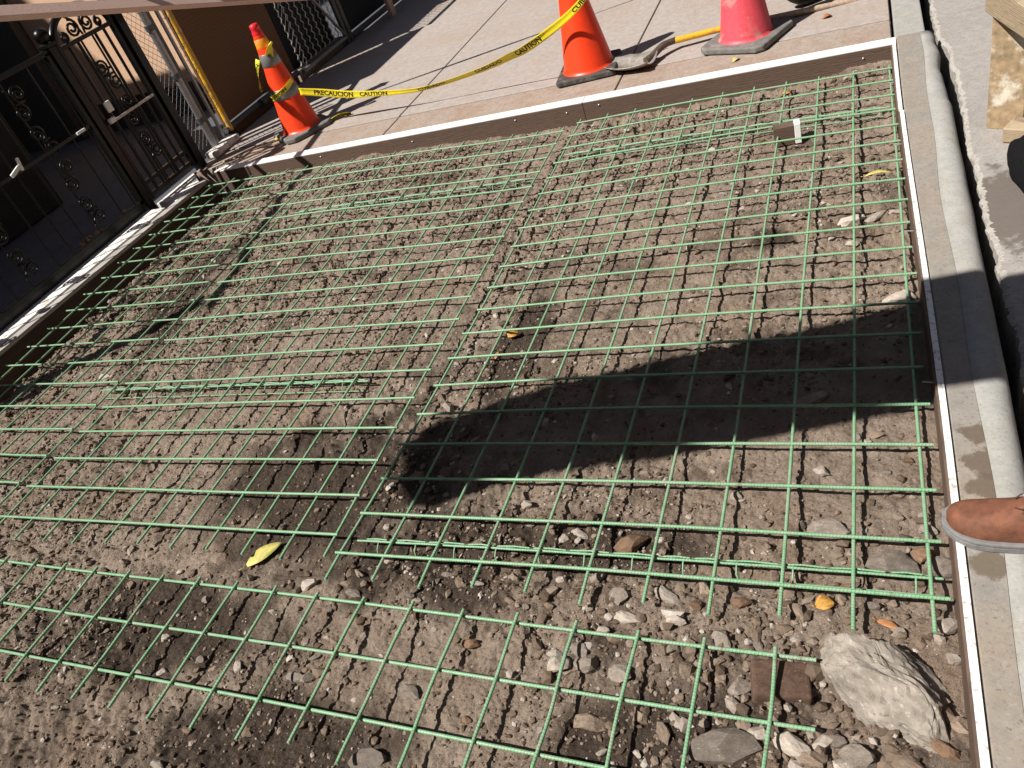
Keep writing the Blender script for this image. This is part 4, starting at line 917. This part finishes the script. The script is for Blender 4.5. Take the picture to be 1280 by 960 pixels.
o = MB().add(vs, fs, None, True).build('trough', M['caster'], ch); s_ = o.modifiers.new('thick', 'SOLIDIFY'); s_.thickness = .006
for x in (2.55, 3.45):
    yc = float(np.interp(x, CX, CY)) - SUN_H.y * dropC; xw = x - SUN_H.x * dropC
    for sg in (-1, 1): MB().tube([(xw, yc + .2 * sg, 2.33), (xw, yc + .45 * sg, .0)], .03, 10).build('leg', M['caster'], ch)
    MB().tube([(xw, yc - .27, 2.31), (xw, yc + .27, 2.31)], .03, 10).build('crossbar', M['caster'], ch)

# ------------------------------------------------------------------ row buildings added around the street (out of view, to cut the sky light)
def block(label, x0, x1, y0, y1, hgt, face, mat):
    t = empty('sky_blocker', ((x0 + x1) / 2, (y0 + y1) / 2, 0), label, 'building')
    MB().prism([(x0, y0), (x1, y0), (x1, y1), (x0, y1)], 0, hgt).build('wall', mat, t)
    MB().prism([(x0 - .3, y0 - .3), (x1 + .3, y0 - .3), (x1 + .3, y1 + .3), (x0 - .3, y1 + .3)], hgt, hgt + .5).build('cornice', M['brownstone'], t)
    a0, a1 = (y0, y1) if face in '+-' else (x0, x1)
    a = a0 + 1.5
    while a < a1 - 1.5:
        z = 1.6
        while z < hgt - 1.5:
            if face == '-': c, d = (x0 - .02, a, z + .8), (.06, 1.1, 1.8)
            elif face == '+': c, d = (x1 + .02, a, z + .8), (.06, 1.1, 1.8)
            elif face == 's': c, d = (a, y0 - .02, z + .8), (1.1, .06, 1.8)
            else: c, d = (a, y1 + .02, z + .8), (1.1, .06, 1.8)
            MB().box(c, d).build('window', M['fabric'], t); z += 3.2
        a += 3.4
block('added sky-blocking red brick row building across the street', 13, 22, -22, 30, 24, '-', M['brick_wall'])
block('added sky-blocking brown row building closing the street far down the sidewalk', -14, 12, 24, 32, 24, 's', M['brick_wall'])
block('added sky-blocking brown row building behind the photographer', -14, 12, -24, -15, 19, 'n', M['brick_wall'])
block('added sky-blocking brown row of houses behind the stoop', -22, -12.5, -12, 24, 10, '+', M['brick_wall'])

# ------------------------------------------------------------------ person on the kerb (only the shoe is in view)
ps = empty('person', (.30, .145, .06), 'brown leather shoe of a worker standing on the kerb beside the pit', 'person')
def shoe(x0, yc, zb, rot=0.0):
    ca, sa = math.cos(rot), math.sin(rot)
    def T(u, w, z): return (x0 + ca * u - sa * w, yc + sa * u + ca * w, zb + z)
    us = [0, .006, .016, .032, .055, .085, .12, .155, .19, .22, .25, .275, .292, .300]
    hw = [.010, .026, .037, .046, .051, .0525, .050, .045, .041, .039, .038, .035, .027, .012]
    tp_ = [.040, .050, .056, .061, .066, .074, .088, .108, .125, .132, .132, .130, .126, .118]
    off = [.006, .005, .004, .003, .001, 0, -.001, -.003, -.003, -.002, 0, 0, 0, 0]
    vs = []; fs = []; m = 18
    for i, u in enumerate(us):
        for k in range(m):
            a = -.12 * math.pi + (1.24 * math.pi) * k / (m - 1); c, s = math.cos(a), math.sin(a)
            w = math.copysign(abs(c) ** .75, c) * hw[i] * (1.0 if s < .3 else 1.0 - .12 * s); z = .026 + max(-.3, math.copysign(abs(s) ** .85, s)) * (tp_[i] - .026)
            vs.append(T(u, w + off[i], z))
        if i:
            for k in range(m - 1): a = (i - 1) * m + k; fs.append((a, a + 1, a + m + 1, a + m))
    fs.append(tuple(range(m))); b = (len(us) - 1) * m; fs.append(tuple(b + k for k in range(m))[::-1])
    up = MB().add(vs, fs, None, True).build('shoe_upper', M['leather'], ps); sd = up.modifiers.new('sub', 'SUBSURF'); sd.levels = sd.render_levels = 2
    def outline(g, n=40):
        out = []
        for sg in (1, -1):
            rng = range(len(us)) if sg > 0 else range(len(us) - 1, -1, -1)
            for i in rng: out.append((us[i] + (-g if i == 0 else g if i == len(us) - 1 else 0), sg * (hw[i] + g) + off[i]))
        return out
    for nm, g, za, zb_ in (('sole', .007, .0, .017), ('welt', .0085, .0175, .0275)):
        poly = [T(a, b2, 0)[:2] for a, b2 in outline(g)]; MB().prism(poly, zb + za, zb + zb_).build(nm, M['sole'], ps, .003)
    # stitched tongue edge, eyelets and laces
    for sg in (-1, 1):
        MB().tube([T(.122, sg * .012, .0925), T(.132, sg * .020, .098), T(.150, sg * .021, .108), T(.185, sg * .021, .1245)], .0016, 5).build('stitching', M['lace'], ps)
        for k in range(4):
            u = .140 + .020 * k; z = float(np.interp(u, us, tp_)); MB().lathe(T(u, sg * .019, z - .0005), [(.0045, -.002), (.0045, .0025), (.002, .003), (.002, -.001)], 10).build('eyelet', M['steel'], ps)
    for k in range(4):
        u = .140 + .020 * k; z = float(np.interp(u, us, tp_)); z2 = float(np.interp(u + .020, us, tp_))
        for sg in (-1, 1): MB().tube([T(u, sg * .019, z + .003), T(u + .011, 0, (z + z2) / 2 + .0065 + .001 * sg), T(u + .020, -sg * .019, z2 + .003)], .0024, 6).build('lace', M['lace'], ps)
    MB().tube([T(.140, -.019, .104), T(.134, -.030, .098), T(.145, -.038, .088), T(.16, -.042, .08)], .0022, 6).build('lace', M['lace'], ps)
    return T
shoe(.034, .150, .0600, math.radians(-4))
shoe(.300, -.170, .002, math.radians(8))
# body: one continuous skinned figure, facing the pit (-x)
V_ = {'pel': (.37, .0, .93), 'sp': (.38, .0, 1.15), 'ch': (.37, .0, 1.36), 'nk': (.35, .0, 1.51), 'hd': (.335, .0, 1.60), 'hdt': (.325, .0, 1.72),
      'hL': (.36, .09, .90), 'kL': (.29, .125, .52), 'aL': (.262, .142, .17), 'hR': (.39, -.10, .90), 'kR': (.46, -.14, .48), 'aR': (.525, -.145, .11),
      'sL': (.37, .17, 1.42), 'eL': (.39, .25, 1.15), 'wL': (.31, .23, .95), 'sR': (.37, -.17, 1.42), 'eR': (.42, -.26, 1.15), 'wR': (.38, -.25, .93)}
RD = {'pel': .15, 'sp': .145, 'ch': .16, 'nk': .055, 'hd': .085, 'hdt': .08, 'hL': .10, 'kL': .075, 'aL': .062, 'hR': .10, 'kR': .075, 'aR': .062, 'sL': .075, 'eL': .052, 'wL': .034, 'sR': .075, 'eR': .052, 'wR': .034}
ED = [('pel', 'sp'), ('sp', 'ch'), ('ch', 'nk'), ('nk', 'hd'), ('hd', 'hdt'), ('pel', 'hL'), ('hL', 'kL'), ('kL', 'aL'), ('pel', 'hR'), ('hR', 'kR'), ('kR', 'aR'), ('ch', 'sL'), ('sL', 'eL'), ('eL', 'wL'), ('ch', 'sR'), ('sR', 'eR'), ('eR', 'wR')]
nm = list(V_); me = bpy.data.meshes.new('body'); me.from_pydata([V_[k] for k in nm], [(nm.index(a), nm.index(b)) for a, b in ED], [])
o = link('body', me, None, ps); o.modifiers.new('skin', 'SKIN'); 
for i, k in enumerate(nm): me.skin_vertices[0].data[i].radius = (RD[k], RD[k] * (.8 if k in ('pel', 'sp', 'ch') else 1)); me.skin_vertices[0].data[i].use_root = (k == 'pel')
sb = o.modifiers.new('sub', 'SUBSURF'); sb.levels = sb.render_levels = 2
dg = bpy.context.evaluated_depsgraph_get(); me2 = bpy.data.meshes.new_from_object(o.evaluated_get(dg)); o.modifiers.clear(); o.data = me2
for m_ in ('denim', 'hivis', 'skin'): me2.materials.append(M[m_])
for p in me2.polygons:
    p.use_smooth = True; z = p.center.z; x_, y_ = p.center.x, p.center.y
    p.material_index = 2 if (z > 1.49 or (abs(y_) > .2 and z < .99)) else (1 if z > .96 else 0)
for wy, wx, wz, sg in ((.23, .31, .95, 1), (-.25, .38, .93, -1)):
    for k in range(5):
        dx, dy = ((-.03, .0), (-.022, .018), (-.005, .022), (.014, .02), (-.034, -.016))[k]; ln = (.055, .085, .09, .08, .06)[k]
        MB().tube([(wx + dx * .6, wy + dy * .4 * sg, wz - .03), (wx + dx, wy + dy * sg * .6, wz - .07), (wx + dx * 1.1 - .01, wy + dy * .5 * sg, wz - .07 - ln * .55), (wx + dx - .022, wy + dy * .4 * sg, wz - .07 - ln)], [.013, .010, .009, .007], 8).build('finger', M['skin'], ps)
MB().lathe((.345, 0, 1.70), [(0, .105), (.05, .098), (.085, .07), (.102, .02), (.104, -.01), (.125, -.014), (.0, -.016)], 26).build('hard_hat', M['white'], ps)
for sg in (-1, 1): MB().lathe((.255, .034 * sg, 1.64), [(0, .01), (.009, .004), (.01, 0), (.009, -.004), (0, -.01)], 10).build('eye', M['ink'], ps)
MB().tube([(.252, 0, 1.645), (.232, 0, 1.61), (.25, 0, 1.60)], [.008, .014, .010], 8).build('nose', M['skin'], ps)
MB().tube([(.262, -.025, 1.565), (.252, 0, 1.562), (.262, .025, 1.565)], .005, 6).build('mouth', M['red_cap'], ps)
